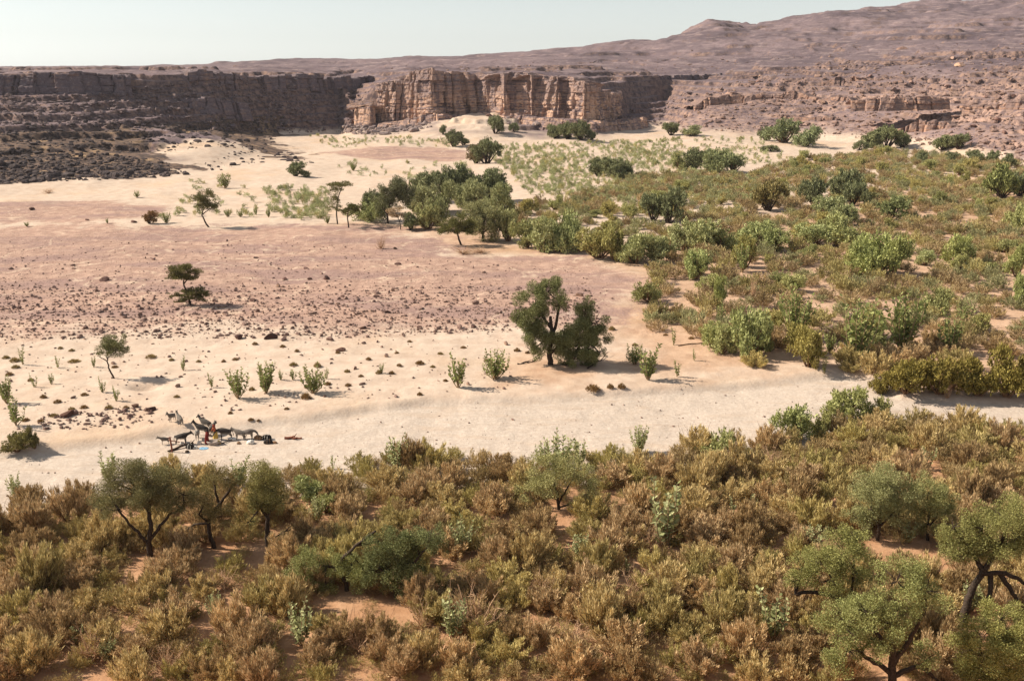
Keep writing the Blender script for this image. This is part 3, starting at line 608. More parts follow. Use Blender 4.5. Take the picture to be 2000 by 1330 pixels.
def round_bush(seed, n=11, L=0.11, dens=1.0, low=0.2):
    rng = np.random.RandomState(seed); cens, rad = [], []
    for k in range(n):
        a = k / n * 2 * PI * 2.3 + rng.uniform(-.4, .4); r = rng.uniform(0.15, 0.68); h = low + (0.9 - low) * rng.rand() * (1 - r * r * 0.7)
        q = rng.uniform(0.24, 0.40); cens.append(np.array([r * math.cos(a), r * math.sin(a), min(max(h, q * .7), 1 - q * .8)])); rad.append(np.array([q, q, q * 0.85]))
    V, F = clumpy(rng, cens, rad, dens, L)
    st_ = []
    for c in cens: st_.append((bend(np.array([.06 * c[0], .06 * c[1], -.05]), c, rng, .18, 6), np.linspace(.045, .012, 6)))
    return (V, F), st_
def dead_bush(seed, n=34):
    rng = np.random.RandomState(seed); st_ = []
    for k in range(n):
        a = rng.uniform(0, 2 * PI); r = rng.uniform(.3, 1.0); tip = np.array([r * math.cos(a), r * math.sin(a), rng.uniform(.15, 1.0)])
        p = bend(np.array([0, 0, -.03]), tip, rng, .3, 7); st_.append((p, np.linspace(.022, .005, 7)))
        for j in range(4):
            i = rng.randint(2, 6); st_.append((bend(p[i], p[i] + rdir(rng, 1)[0] * .3 + np.array([.1 * math.cos(a), .1 * math.sin(a), .12]), rng, .2, 4), np.linspace(.009, .003, 4)))
    return st_
def calotropis(seed, n=9, spread=0.45, bare=0.15):
    rng = np.random.RandomState(seed); st_, C, AX, NR, LL = [], [], [], [], []
    for k in range(n):
        a = k / n * 2 * PI + rng.uniform(-.4, .4); r = spread * rng.uniform(.25, 1); h = rng.uniform(.55, 1.0)
        tip = np.array([r * math.cos(a), r * math.sin(a), h]); c = np.array([r * .35 * math.cos(a + .5), r * .35 * math.sin(a + .5), h * .45]) if k % 2 else np.array([r * .95 * math.cos(a), r * .95 * math.sin(a), h * .4])
        t = np.linspace(0, 1, 7)[:, None]; p = 2 * t * (1 - t) * c + t * t * tip + np.array([0, 0, -.03]) * (1 - t)
        st_.append((p, np.linspace(.018, .008, 7)))
        m = int(rng.randint(13, 20) * h); u = np.linspace(bare + rng.uniform(0, .2), 1.0, m); tg = unit(tip - c)
        for i, uu in enumerate(u):
            q = np.array([np.interp(uu, t[:, 0], p[:, d]) for d in range(3)])
            for s_ in (-1, 1):
                th = i * 1.2 + (0 if s_ > 0 else PI); side = np.array([math.cos(th), math.sin(th), 0]); L = rng.uniform(.085, .15) * (0.75 + .4 * math.sin(uu * PI))
                ax = unit(side * 1.0 + tg * .6 + rng.normal(0, .25, 3)); C.append(q + ax * L * .5); AX.append(ax); NR.append(unit(tg - side * .5 + rng.normal(0, .5, 3))); LL.append(L)
    C, AX, NR, LL = map(np.array, (C, AX, NR, LL)); b = unit(np.cross(NR, AX)); W_ = LL * .58
    V = np.stack([C - AX * LL[:, None] * .5, C - AX * LL[:, None] * .12 + b * W_[:, None] * .5, C + AX * LL[:, None] * .25 + b * W_[:, None] * .42, C + AX * LL[:, None] * .5, C + AX * LL[:, None] * .25 - b * W_[:, None] * .42, C - AX * LL[:, None] * .12 - b * W_[:, None] * .5], 1).reshape(-1, 3)
    return (V, np.arange(len(C) * 6).reshape(-1, 6)), st_
def tuft(seed):
    rng = np.random.RandomState(seed); n = 420; a = rng.uniform(0, 2 * PI, n); r = rng.rand(n) ** .6 * .85
    c = np.stack([r * np.cos(a), r * np.sin(a), (1 - r * r) * rng.uniform(.1, .8, n)], 1); ax = np.stack([np.cos(a) * r, np.sin(a) * r, np.full(n, .8)], 1) + rng.normal(0, .3, (n, 3))
    return rhombs(c, ax, rdir(rng, n) + np.array([0, 0, .3]), rng.uniform(.25, .5, n), rng.uniform(.05, .1, n))
def mk(kind, foliage, stems, lm, sm, fname, sname):
    PROTO.setdefault(kind, []).append((mesh(fname, [(*foliage, 0)], [lm]) if foliage is not None else None, mesh(sname, tubes(stems, 5), [sm], smooth=True) if stems else None, fname, sname))
for k in range(8): mk('tamarisk', *tamarisk(100 + k), M_TAM, M_TWIG, 'foliage', 'stems')
for k in range(6): mk('green', *round_bush(200 + k, 12, 0.10, 1.6), M_GREEN, M_TWIG, 'foliage', 'stems')
for k in range(6): mk('dark', *round_bush(300 + k, 13, 0.10, 1.9, 0.25), M_DARK, M_BARK, 'crown', 'trunk')
for k in range(7): mk('calo', *calotropis(400 + k, 7 + 2 * k, 0.42 + .03 * k), M_CAL, M_STALK, 'leaves', 'stems')
for k in range(5): mk('calo', *calotropis(440 + k, 3 + k % 4, 0.16 + .06 * k, 0.05), M_CAL, M_STALK, 'leaves', 'stems')
for k in range(4): mk('dead', None, dead_bush(500 + k), None, M_PALE, '', 'branches')
for k in range(3): mk('tuft', tuft(600 + k), None, M_GRASS, None, 'blades', '')
# ------------------------------------------------------------------ placing plants; each one is a thing of its own
THINGS = []                                       # (object, kind, photo x, photo y of its foot, words for the label)
LAND = []                                         # landmarks (phrase, x, y)
NAME = {'tamarisk': ('tamarisk_bush', 'bush'), 'green': ('broom_bush', 'bush'), 'dark': ('evergreen_tree', 'tree'), 'calo': ('milkweed_plant', 'plant'), 'dead': ('dead_bush', 'dead bush'), 'tuft': ('grass_tuft', 'grass tuft')}
def place(kind, P, r, h, rng, tint=(1, 1, 1), words=None, label=None, px=None, group=None, var=None):
    fm, sm, fn, sn = PROTO[kind][rng.randint(len(PROTO[kind])) if var is None else var]
    nm, cat = NAME[kind]
    rz = rng.uniform(0, 2 * PI); a = rng.uniform(.88, 1.14)
    if kind == 'calo': r = h * .5 + r * .9
    if fm is not None and sm is not None:
        root = link(nm, None, None, (P[0], P[1], P[2] - .04), rz, (r * a, r / a, h)); root.empty_display_size = .2
        link(fn, fm, root, color=tint); link(sn, sm, root)
    else:
        root = link(nm, fm or sm, None, (P[0], P[1], P[2] - .03), rz, (r * a, r / a, h), color=tint)
    tag(root, label, cat, group)
    THINGS.append((root, kind, px, words, label)); return root
def place_px(kind, cx, base, rx, hp, rng, tint=(1, 1, 1), words=None, label=None, group=None, var=None):
    P = at(cx, base); sh, sv = scale_at(P)
    return place(kind, P, rx / sh, hp / sv, rng, tint, words, label, (cx, base), group, var)
rng = np.random.RandomState(42)
OCC = []                                           # (x, y, radius) already taken
def occ(P, r): OCC.append((P[0], P[1], r))
# --- trees drawn one by one: foot, puffs of the crown and limbs measured off the photograph, given real size and depth
def hero(name, label, cat, base, blobs, limbs, lm, seed, dens=0.9, trunk_r=0.22, lscale=1.0, bark=None, tint=(1, 1, 1), land=None, yk=1.0, rs=1.0, group=None, parts=('crown', 'trunk')):
    rng = np.random.RandomState(seed); P = at(*base); sh, sv = scale_at(P)
    def loc(px, py, d=0.0): return np.array([(px - base[0]) / sh, d, (base[1] - py) / sv])
    cens, rad = [], []
    for q in blobs:
        px, py, rx = q[:3]; ry = q[3] if len(q) > 3 else rx; R = rx / sh
        cens.append(loc(px, py, rng.uniform(-.45, .45) * R * yk)); rad.append(np.array([R, R * yk, ry / sv]))
    L = max(0.115, 1.35 / (sh * 0.512)) * lscale
    big = base[1] > 1000
    V, F = clumpy(rng, cens, [q * (1.3 if big else 1.16) * rs for q in rad], dens * (1.9 if big else 1.55), L)
    V[:, 2] = np.maximum(V[:, 2], 0.05)
    root = link(name, None, None, P, 0); tag(root, label, cat, group)
    link(parts[0], mesh(parts[0], [(V, F, 0)], [lm]), root, color=tuple(q * (.80 if big else .92) for q in tint))
    T = []; ends = []
    for lb in limbs:
        pts = np.array([loc(x, y, 0) for x, y in lb]); n = len(pts)
        if lb is limbs[0]: pts[0][2] = -0.2
        else: pts[:, 1] += np.linspace(0, 1, n) * rng.uniform(-.8, .8)
        tt = np.linspace(0, n - 1, n * 4); pp = np.stack([np.interp(tt, np.arange(n), pts[:, d]) for d in range(3)], 1)
        pp[1:-1] = (pp[:-2] + 2 * pp[1:-1] + pp[2:]) / 4; pp[1:-1] += rng.normal(0, .03, (len(pp) - 2, 3))
        r0 = trunk_r if lb is limbs[0] else trunk_r * 0.62
        T.append((pp, np.linspace(r0, r0 * 0.5, len(pp)))); ends.append(pp[-1]); ends.append(pp[len(pp) * 2 // 3])
    ends = np.array(ends)
    for c, r in zip(cens, rad):
        e = ends[np.argmin(np.linalg.norm(ends - c, axis=1))]
        T.append((bend(e, c, rng, .15, 7), np.linspace(trunk_r * .4, trunk_r * .1, 7)))
        for k in range(8):
            dd = rdir(rng, 1)[0]; dd[2] = dd[2] * .7 + .2
            T.append((bend(c + dd * r * .1, c + dd * r * rng.uniform(.8, 1.3), rng, .25, 5), np.linspace(trunk_r * .12, trunk_r * .03, 5)))
    link(parts[1], mesh(parts[1], tubes(T, 7), [bark or M_BARK], smooth=True), root)
    occ(P, max(b[2] for b in blobs) / sh * 0.9)
    if base[1] > 860:
        for k in (1.6, 3.4): occ((P[0] - .02 * k * P[0] / 3, P[1] - k, 0), 1.5)
    if land: LAND.append((land, *base))
    THINGS.append((root, name, base, None, label)); return root
G_T = 'trees'
hero('evergreen_tree', 'big dark double-crowned evergreen tree casting a shadow beside the wadi', 'tree', (1076, 712),
     [(1040,598,34),(1068,572,26),(1095,590,22),(1018,622,22),(1030,640,26),(1050,660,30),(1052,692,14),(1128,648,32),(1140,612,22,26),(1160,632,24),(1168,662,24),(1100,672,32),(1145,682,32),(1172,690,14),(1122,700,22),(1036,684,15),(1074,668,22),(1150,704,18),(1108,708,15)],
     [[(1076,712),(1072,690),(1078,655),(1074,620)],[(1078,660),(1088,625),(1092,590)],[(1074,640),(1050,605)],[(1075,690),(1110,665),(1135,640)],[(1090,680),(1150,670)]], M_DARK, 1, 1.5, .42, rs=0.88, tint=(1.05, 1.1, .88), land='the big double-crowned tree by the wadi')
hero('acacia_tree', 'two-tiered acacia standing alone on the pinkish gravel plain', 'tree', (373, 596),
     [(350,533,17,10),(370,528,19,10),(386,536,13,9),(362,544,22,6),(343,543,11,6),(384,571,20,7),(401,576,12,6),(343,578,12,6),(360,581,13,5),(352,587,13,4),(382,583,17,5),(398,585,11,4)],
     [[(373,596),(368,575),(362,556),(364,540)],[(368,578),(385,568)],[(366,582),(348,574)],[(362,556),(380,535)]], M_ACA, 2, 1.0, .2, land='the two-tiered acacia on the gravel plain')
hero('acacia_tree', 'small round-headed acacia on a thin curved trunk beside the shaded sand hollow', 'tree', (224, 739),
     [(212,675,15,13),(230,668,18,13),(245,680,12,12),(220,686,16,10),(240,690,14,8),(197,689,9,5)],
     [[(224,739),(217,725),(213,705),(215,690)],[(213,705),(200,692)],[(214,700),(236,684)]], M_DARK, 3, 1.0, .13, tint=(1.05,1.05,.9), land='the thin-trunked acacia by the sand hollow')
hero('acacia_tree', 'round bushy acacia leaning on a bent trunk at the far edge of the gravel plain', 'tree', (408, 444),
     [(404,386,18,13),(392,396,14,13),(416,398,14,13),(405,408,18,10)], [[(408,444),(401,432),(396,420),(400,408)],[(396,420),(414,408)]], M_ACA, 4, 1.0, .24, land='the leaning round acacia across the plain')
hero('acacia_tree', 'tall narrow acacia with a wispy layered top at the left end of the grove', 'tree', (659, 439), [(655,392,12,12),(660,374,13,10),(672,363,20,5),(652,408,9,8)], [[(659,439),(658,415),(662,390),(670,370)]], M_ACA, 5, .7, .2, land='the tall narrow acacia left of the grove')
hero('acacia_tree', 'low flat-topped umbrella acacia at the left end of the grove', 'tree', (681, 445), [(670,412,14,8),(686,409,16,8),(700,410,12,7)], [[(681,445),(679,425),(682,412)],[(679,425),(698,412)]], M_ACA, 6, 1.1, .2, tint=(.8,.85,.8))
hero('acacia_tree', 'tall dark tree on a clear trunk standing in the left half of the grove', 'tree', (758, 437), [(758,380,18),(775,368,20,16),(790,385,20),(770,398,22,14),(745,395,14),(745,410,13),(785,372,16),(800,380,14)], [[(758,437),(757,420),(762,400),(775,385)],[(757,420),(745,400)]], M_DARK, 7, 1.2, .3, land='the tall clear-trunked tree in the grove')
hero('acacia_tree', 'small sparse brown acacia in front of the grove', 'tree', (783, 449), [(766,414,12,6),(780,410,12,6),(776,421,14,6)], [[(783,449),(781,432),(774,418)],[(781,432),(788,415)]], M_TAM, 8, .7, .13, tint=(.8,.75,.8))
hero('acacia_tree', 'spreading acacia with leaning trunk at the front of the grove above the dead branches', 'tree', (901, 478), [(880,440,20,13),(900,430,20,13),(915,442,18,12),(870,450,14,8),(905,450,20,8)], [[(901,478),(896,465),(893,452),(895,440)],[(893,455),(912,445)]], M_ACA, 9, 1.1, .26, tint=(.95,1,.9), land='the leaning acacia above the dead branches')
hero('evergreen_tree', 'wide grey-green tree with low crown at the right front of the grove', 'tree', (943, 470), [(930,425,24),(952,420,22),(970,430,18),(925,445,20),(950,448,24),(972,448,14),(938,410,16)], [[(943,470),(943,455),(945,435)],[(943,455),(965,435)],[(943,455),(925,435)]], M_GREEN, 10, 1.1, .35, tint=(.8,.82,.75), land='the wide grey-green tree in the grove')
# the trees standing in the near thicket
hero('acacia_tree', 'dark-trunked acacia forking into three limbs at the left of the near thicket', 'tree', (294, 1085),
     [(225,965,32,26),(262,935,32,24),(300,940,32,26),(340,955,32,26),(372,965,24,22),(245,1000,26,18),(310,975,30,20),(215,995,18),(350,985,24,14),(280,965,26),(240,945,18)],
     [[(294,1085),(292,1060),(301,1030),(299,1005),(304,970)],[(293,1062),(280,1040),(265,1020),(250,990)],[(293,1058),(318,1030),(335,1010),(362,1000)],[(300,1000),(280,965)]], M_GREEN, 20, .62, .26, tint=(.72,.70,.62), land='the three-limbed dark acacia in the near thicket')
hero('acacia_tree', 'half-bare tree with a long crooked branch reaching right in the near thicket', 'tree', (420, 1070),
     [(412,980,22,24),(440,1008,24,14),(400,1000,16),(450,935,24,14),(432,925,18,14),(470,950,14)],
     [[(420,1070),(412,1045),(411,1020),(425,1000),(437,985),(456,962),(470,945)],[(436,988),(428,965),(424,950)],[(411,1022),(385,1025),(355,1045)],[(411,1020),(400,1000)]], M_GREEN, 21, .55, .2, tint=(.75,.66,.55), land='the half-bare crooked tree in the near thicket')
hero('acacia_tree', 'slim yellow-green acacia on one straight dark trunk in the near thicket', 'tree', (523, 1066),
     [(520,935,26,22),(510,965,24,26),(540,960,24,26),(515,995,22,16),(545,985,20,18),(492,1018,16,14),(532,940,20)],
     [[(523,1066),(524,1040),(526,1010),(530,985),(525,950)],[(527,1005),(545,990),(560,970)],[(526,1010),(512,980)]], M_GREEN, 22, .7, .24, tint=(.85,.82,.6), land='the straight-trunked acacia in the near thicket')
hero('acacia_tree', 'low green acacia with a bent black trunk at the centre of the thicket', 'tree', (678, 1153),
     [(595,1112,26,24),(610,1140,22),(650,1110,22),(690,1105,26,20),(720,1125,24),(580,1140,16),(640,1145,18)],
     [[(678,1153),(674,1130),(666,1108),(672,1092),(700,1068),(738,1042)],[(700,1068),(740,1062),(770,1066)],[(668,1112),(630,1105)]], M_GREEN, 23, .75, .19, tint=(.85,.92,.68), land='the bent black trunk in the thicket')
hero('evergreen_tree', 'dense deep green shaded tree right of the bent black trunk in the thicket', 'tree', (775, 1165),
     [(745,1085,26),(785,1080,30),(815,1065,26),(845,1050,26,22),(760,1110,30),(800,1105,30),(850,1075,20),(735,1115,22),(785,1135,26)],
     [[(775,1165),(772,1140),(778,1105)],[(772,1140),(810,1100),(840,1065)],[(772,1140),(745,1105)]], M_DARK, 24, .8, .25, tint=(1.15,1.25,1.0), land='the dense deep green tree in the thicket')
hero('acacia_tree', 'pale grey-green fan-shaped tree with open trunks behind the shaded clearing', 'tree', (1091, 995),
     [(1050,935,34,24),(1085,910,36,22),(1120,920,34,24),(1145,950,26,20),(1030,965,26,20),(1070,950,30,20),(1130,975,26,18)],
     [[(1091,995),(1088,965),(1078,935)],[(1091,985),(1105,955),(1120,930)],[(1091,990),(1125,980),(1150,960)]], M_GREEN, 25, .6, .16, tint=(.95,.95,.78), land='the pale fan-shaped tree by the clearing')
hero('acacia_tree', 'rounded sage-green tree in the right of the near thicket', 'tree', (1715, 1055),
     [(1690,960,32,24),(1725,950,34,24),(1750,975,28),(1680,995,28),(1715,985,34,26),(1745,1005,26,20),(1665,1010,18)],
     [[(1715,1055),(1714,1025),(1712,985)],[(1714,1030),(1740,990)],[(1714,1030),(1690,990)]], M_GREEN, 26, .7, .18, tint=(.95,1.0,.85), land='the rounded sage-green tree')
hero('acacia_tree', 'sage-green bushy tree right of the rounded sage-green tree', 'tree', (1812, 1055),
     [(1800,965,26,22),(1830,985,28),(1795,1000,24),(1820,1020,26),(1850,1010,20)], [[(1812,1055),(1810,1030),(1808,990)],[(1811,1030),(1830,1000)]], M_GREEN, 27, .7, .15, tint=(.9,.95,.75))
hero('acacia_tree', 'big olive tree at the right edge with stout arching trunk and bare branches', 'tree', (1880, 1222),
     [(1862,1062,34,30),(1895,1040,32,28),(1930,1020,38,30),(1960,1045,34,28),(1850,1090,26,22),(1985,1075,28,22),(1925,1065,32,22),(1890,1090,24,16),(1840,1040,20)],
     [[(1880,1222),(1882,1185),(1888,1150),(1905,1118),(1925,1080)],[(1900,1122),(1940,1118),(1972,1128),(2005,1148)],[(1905,1118),(1880,1080)],[(1935,1120),(1960,1150),(1985,1185)],[(1920,1120),(1922,1150),(1915,1190),(1918,1215)]], M_GREEN, 28, .72, .34, tint=(.78,.80,.55), land='the stout arching tree at the right edge')
hero('acacia_tree', 'flat olive tree with dark sideways limb in the lower right thicket', 'tree', (1652, 1225),
     [(1560,1120,30,24),(1595,1105,34,26),(1630,1080,30,24),(1650,1065,26,20),(1610,1135,32,22),(1660,1120,30,24),(1545,1140,18,14)],
     [[(1652,1225),(1650,1195),(1645,1178),(1612,1162),(1575,1158),(1548,1162)],[(1647,1185),(1655,1150),(1650,1110)],[(1640,1176),(1620,1140)]], M_GREEN, 29, .75, .24, tint=(.82,.86,.58), land='the flat olive tree with the sideways limb')
hero('acacia_tree', 'spreading green tree with many dark limbs at the bottom right', 'tree', (1742, 1345),
     [(1640,1230,38,30),(1680,1205,36,28),(1730,1150,36,28),(1780,1160,34,28),(1700,1265,38,30),(1650,1270,30,24),(1770,1200,30,24),(1720,1210,34,26),(1640,1295,28,20),(1800,1290,26,20)],
     [[(1742,1345),(1740,1310),(1735,1270),(1722,1225)],[(1738,1300),(1765,1250),(1785,1190)],[(1736,1280),(1700,1240),(1680,1215)],[(1740,1315),(1690,1290),(1660,1270)],[(1742,1320),(1790,1300),(1830,1330)]], M_GREEN, 30, .75, .32, tint=(.84,.92,.66), land='the many-limbed green tree at the bottom right')
hero('acacia_tree', 'dense yellow-green round crown in the bottom right corner', 'tree', (1940, 1350),
     [(1900,1245,34,28),(1940,1225,36,28),(1980,1240,34,28),(1890,1285,32,28),(1930,1275,38,30),(1975,1290,36,30),(1910,1320,30,24),(1960,1330,34,24)],
     [[(1940,1350),(1938,1320),(1935,1280)],[(1938,1325),(1970,1290)],[(1938,1325),(1905,1280)]], M_GREEN, 31, .8, .22, tint=(.92,.95,.62), land='the yellow-green crown in the bottom right corner')
# --- the other trees and large bushes, one row each: kind, x, foot, half width, height, tint, words
GRN = (.95, 1.0, .82); SAGE = (.92, .98, .88); OLV = (.85, .82, .58); DK = (.95, 1.0, .95); BR = (.85, .78, .75)
BUSHES = [
 ('dark',825,392,25,42,DK,'dark'),('dark',874,386,27,44,DK,'dark'),('dark',908,384,28,46,DK,'dark'),('dark',952,392,32,48,DK,'dark'),('dark',976,396,18,30,DK,'dark'),
 ('green',835,420,24,46,(.72,.75,.7),'grey-green'),('green',864,414,24,44,(.7,.74,.68),'grey-green'),('green',930,412,24,44,(.75,.8,.74),'pale grey-green'),('green',900,405,22,36,(.7,.75,.7),'grey-green'),('green',972,428,28,52,(.72,.78,.7),'grey-green'),
 ('green',835,448,20,40,(.72,.75,.62),'olive'),('dark',803,449,17,26,DK,'dark low'),('green',722,432,33,38,(.72,.8,.66),'green'),('dark',735,418,24,36,DK,'dark'),('green',855,440,22,44,(.7,.75,.66),'olive'),
 ('green',993,470,20,52,(.85,.88,.78),'pale grey-green'),('green',820,418,18,30,(.72,.75,.7),'olive'),
 ('dark',578,346,18,22,DK,'small dark'),('dark',598,346,10,10,DK,'tiny dark'),('dark',967,264,16,26,DK,'dark'),('dark',1003,260,9,15,DK,'small dark'),('dark',1085,270,18,22,DK,'dark'),('dark',1108,272,20,26,DK,'dark'),('dark',1135,274,20,30,DK,'dark'),('dark',1155,274,14,16,DK,'low dark'),
 ('dark',885,286,14,24,DK,'dark'),('dark',905,284,10,12,DK,'low dark'),('dark',865,268,8,14,DK,'small dark'),('dark',930,320,18,28,(1.1,.85,.85),'brownish dark'),('dark',950,320,22,36,DK,'dark'),
 ('dark',1170,344,22,28,DK,'dark'),('dark',1200,348,28,32,DK,'wide dark'),('dark',1222,348,14,20,DK,'low dark'),('dark',1355,336,22,34,DK,'dark'),('green',1400,338,34,36,(.68,.76,.7),'grey-green'),('green',1430,338,26,30,(.68,.76,.7),'grey-green'),
 ('green',1330,336,20,30,(.75,.8,.7),'grey-green'),('dark',1310,266,16,22,DK,'dark'),('green',1350,272,24,16,(.7,.75,.7),'low grey-green'),('dark',1495,276,22,22,DK,'dark'),('green',1530,282,36,36,(.58,.68,.64),'broad blue-green'),('green',1575,286,30,34,(.56,.66,.62),'blue-green'),('dark',1505,296,18,10,DK,'low dark'),
 ('dark',1700,290,22,26,(1.0,1.05,.95),'dark green'),('dark',1730,290,30,34,(1.0,1.05,.95),'dark green'),('dark',1762,288,16,24,DK,'dark'),('dark',1680,294,14,16,DK,'low dark'),('dark',1840,294,22,24,(1.05,1.1,.95),'dark green'),('dark',1872,292,20,26,DK,'dark'),
 ('dark',1802,322,10,22,DK,'small dark'),('dark',1860,318,14,18,DK,'dark'),('dark',1905,318,16,20,DK,'dark'),('dark',1938,320,14,20,DK,'dark'),('dark',1970,328,14,22,DK,'dark'),
 ('dark',1275,432,26,46,DK,'dark'),('dark',1305,436,26,56,DK,'tall dark'),('dark',1500,412,34,50,(1.15,.95,.75),'brownish dark'),('dark',1590,402,24,44,DK,'dark'),('dark',1640,392,30,50,DK,'tall dark'),('dark',1665,402,22,40,DK,'dark'),('green',1615,425,28,36,(.7,.78,.7),'grey-green'),('green',1655,440,26,34,(.72,.8,.72),'grey-green'),('dark',1690,405,10,26,DK,'narrow dark'),('dark',1738,430,28,38,(1.1,1.2,1.0),'dark green'),
 ('dark',1955,388,34,54,(1.2,1.25,.9),'olive dark'),('dark',1992,384,26,40,DK,'dark'),('green',1990,450,24,60,(.85,.9,.7),'green'),
 ('green',1030,484,26,46,(.82,.86,.72),'grey-green'),('green',1065,492,36,56,(.85,.92,.8),'large grey-green'),('green',1095,492,34,66,(.78,.88,.74),'large green'),('green',1110,486,26,40,(.75,.85,.72),'green'),('green',1170,506,36,50,(.85,.82,.6),'olive'),('green',1200,508,28,56,(.8,.78,.56),'olive'),('green',1240,515,32,46,(.88,.95,.8),'sage'),('green',1280,512,32,44,(.85,.92,.8),'sage'),
 ('green',1355,545,24,50,(.85,.98,.75),'bright green'),('green',1330,490,28,40,(.9,.95,.85),'sage'),('green',1370,492,36,52,(.92,.98,.85),'pale sage'),('green',1415,490,30,40,(.85,.9,.72),'green'),('green',1480,486,36,46,(.85,.95,.78),'sage'),('green',1510,492,28,40,(.78,.88,.7),'green'),('green',1455,524,24,50,(.85,.82,.56),'olive'),('green',1590,478,32,36,(.85,.95,.8),'sage'),('green',1640,482,38,50,(.82,.88,.7),'grey-green'),
 ('green',1700,535,44,64,(.82,.92,.66),'large bright green'),('green',1740,540,36,62,(.78,.86,.6),'large bright green'),('green',1865,515,30,50,(.9,.98,.7),'green'),('green',1805,518,18,26,(.95,1.05,.92),'pale sage'),('green',1985,540,20,50,(.9,.98,.7),'green'),
 ('green',1455,700,46,100,(.82,.92,.72),'large green'),('green',1410,690,28,60,(.9,.98,.8),'sage'),('green',1480,690,34,70,(.75,.85,.65),'green'),('green',1405,600,20,60,(.82,.9,.62),'green'),('green',1395,680,36,50,(.85,.92,.7),'green'),('green',1580,716,48,78,(.80,.72,.45),'olive brown'),('green',1560,690,36,60,(.78,.72,.46),'olive brown'),
 ('green',1700,662,36,60,(.85,.85,.62),'olive'),('green',1995,600,24,60,(.85,.95,.7),'green'),
 ('green',1400,890,44,66,(.86,.92,.74),'grey-green'),('green',1555,850,52,62,(.82,.92,.70),'grey-green'),('green',1660,822,54,66,(.80,.86,.64),'grey-green'),('green',1600,842,26,50,(.78,.8,.6),'olive'),('green',1710,822,30,50,(.82,.84,.62),'olive'),
 ('green',1770,766,58,68,(.60,.52,.28),'dark olive'),('green',1720,762,32,44,(.62,.54,.30),'dark olive'),('green',1835,768,52,76,(.56,.48,.26),'dark olive'),('green',1910,772,50,66,(.58,.5,.27),'dark olive'),('green',1965,774,52,90,(.60,.52,.28),'tall dark olive'),('green',2010,776,40,80,(.58,.5,.28),'dark olive'),
 ('green',610,975,44,46,(.86,.95,.78),'grey-green'),('green',640,1000,34,34,(.8,.85,.66),'olive'),
 ('green',35,880,38,38,(.50,.47,.34),'dark greyish'),('green',68,876,12,44,(.45,.42,.33),'narrow dark greyish'),('dark',292,437,13,20,(1.3,.8,.7),'rounded brown'),
]
for kd, cx, by, rx, hp, tint, w in BUSHES:
    if kd == 'dark' or by < 600: rx, hp = rx * 1.34, hp * 1.2
    if 800 < cx < 1000 and by < 475: rx, hp = rx * 1.15, hp * 1.08
    place_px(kd, cx, by, rx, hp, rng, tint, w); P = at(cx, by); occ(P, rx / scale_at(P)[0] * .8)
# --- milkweeds (apple-of-Sodom shrubs), tall stems with big pale leaves
CALO = [(895,757,26,66),(968,740,22,58),(1266,742,26,70),(1240,712,18,40),(1315,674,10,34),(1322,736,14,34),(45,712,14,34),(113,716,9,30),(68,756,11,32),(100,750,8,26),(200,766,8,32),(227,783,10,32),(14,788,12,62),(32,832,20,58),(358,722,9,30),(413,757,9,30),(465,778,22,58),(520,768,24,62),(612,768,20,54),(745,733,11,24),(572,742,15,26),(183,716,7,26),(638,740,14,22),
 (548,742,8,22),(1555,660,32,96),(1672,705,30,120),(1760,690,36,116),(1855,690,36,84),(1405,640,14,50),(1450,532,16,54),(1358,545,18,50),(1990,595,20,66),(1880,640,20,50),(1690,625,16,40),(1620,690,16,40),(1520,560,14,36),(1610,730,12,34),(1355,705,9,24),
 (1300,1068,36,124),(775,905,32,62),(1090,905,30,70),(1130,900,26,54),(1060,900,18,44),(1250,880,18,54),(215,935,26,58),(470,940,26,60),(650,910,12,36),(587,1258,26,76),(885,1250,34,88),(905,1082,18,66),(1510,1250,40,96),(1430,1008,16,36),(1470,992,12,36),(1590,1070,22,46),(1805,916,22,46),(1130,1085,22,42),(1772,1058,14,46),(28,962,12,44),(1895,1195,14,60),(1225,1120,10,30),(150,1260,14,40),(620,1020,14,50),(1785,760,16,40),(420,1200,12,40),(215,1290,14,40),
 (325,436,8,22),(445,424,7,16),(210,437,5,12),(268,386,6,14),(53,443,6,10),(300,432,6,10),(470,424,7,16),(500,420,8,18),(525,425,8,20),(440,368,13,30),(690,334,6,20),(640,437,8,16)]
for cx, by, rx, hp in CALO:
    place_px('calo', cx, by, rx, hp, rng, (1, 1, 1) if by > 850 else (.66, .70, .52), 'leafy', var=(7 + rng.randint(5)) if hp < 40 and by > 640 else rng.randint(7)); P = at(cx, by); occ(P, .5)
    if by > 860: occ((P[0], P[1] - 1.5, 0), 1.4)
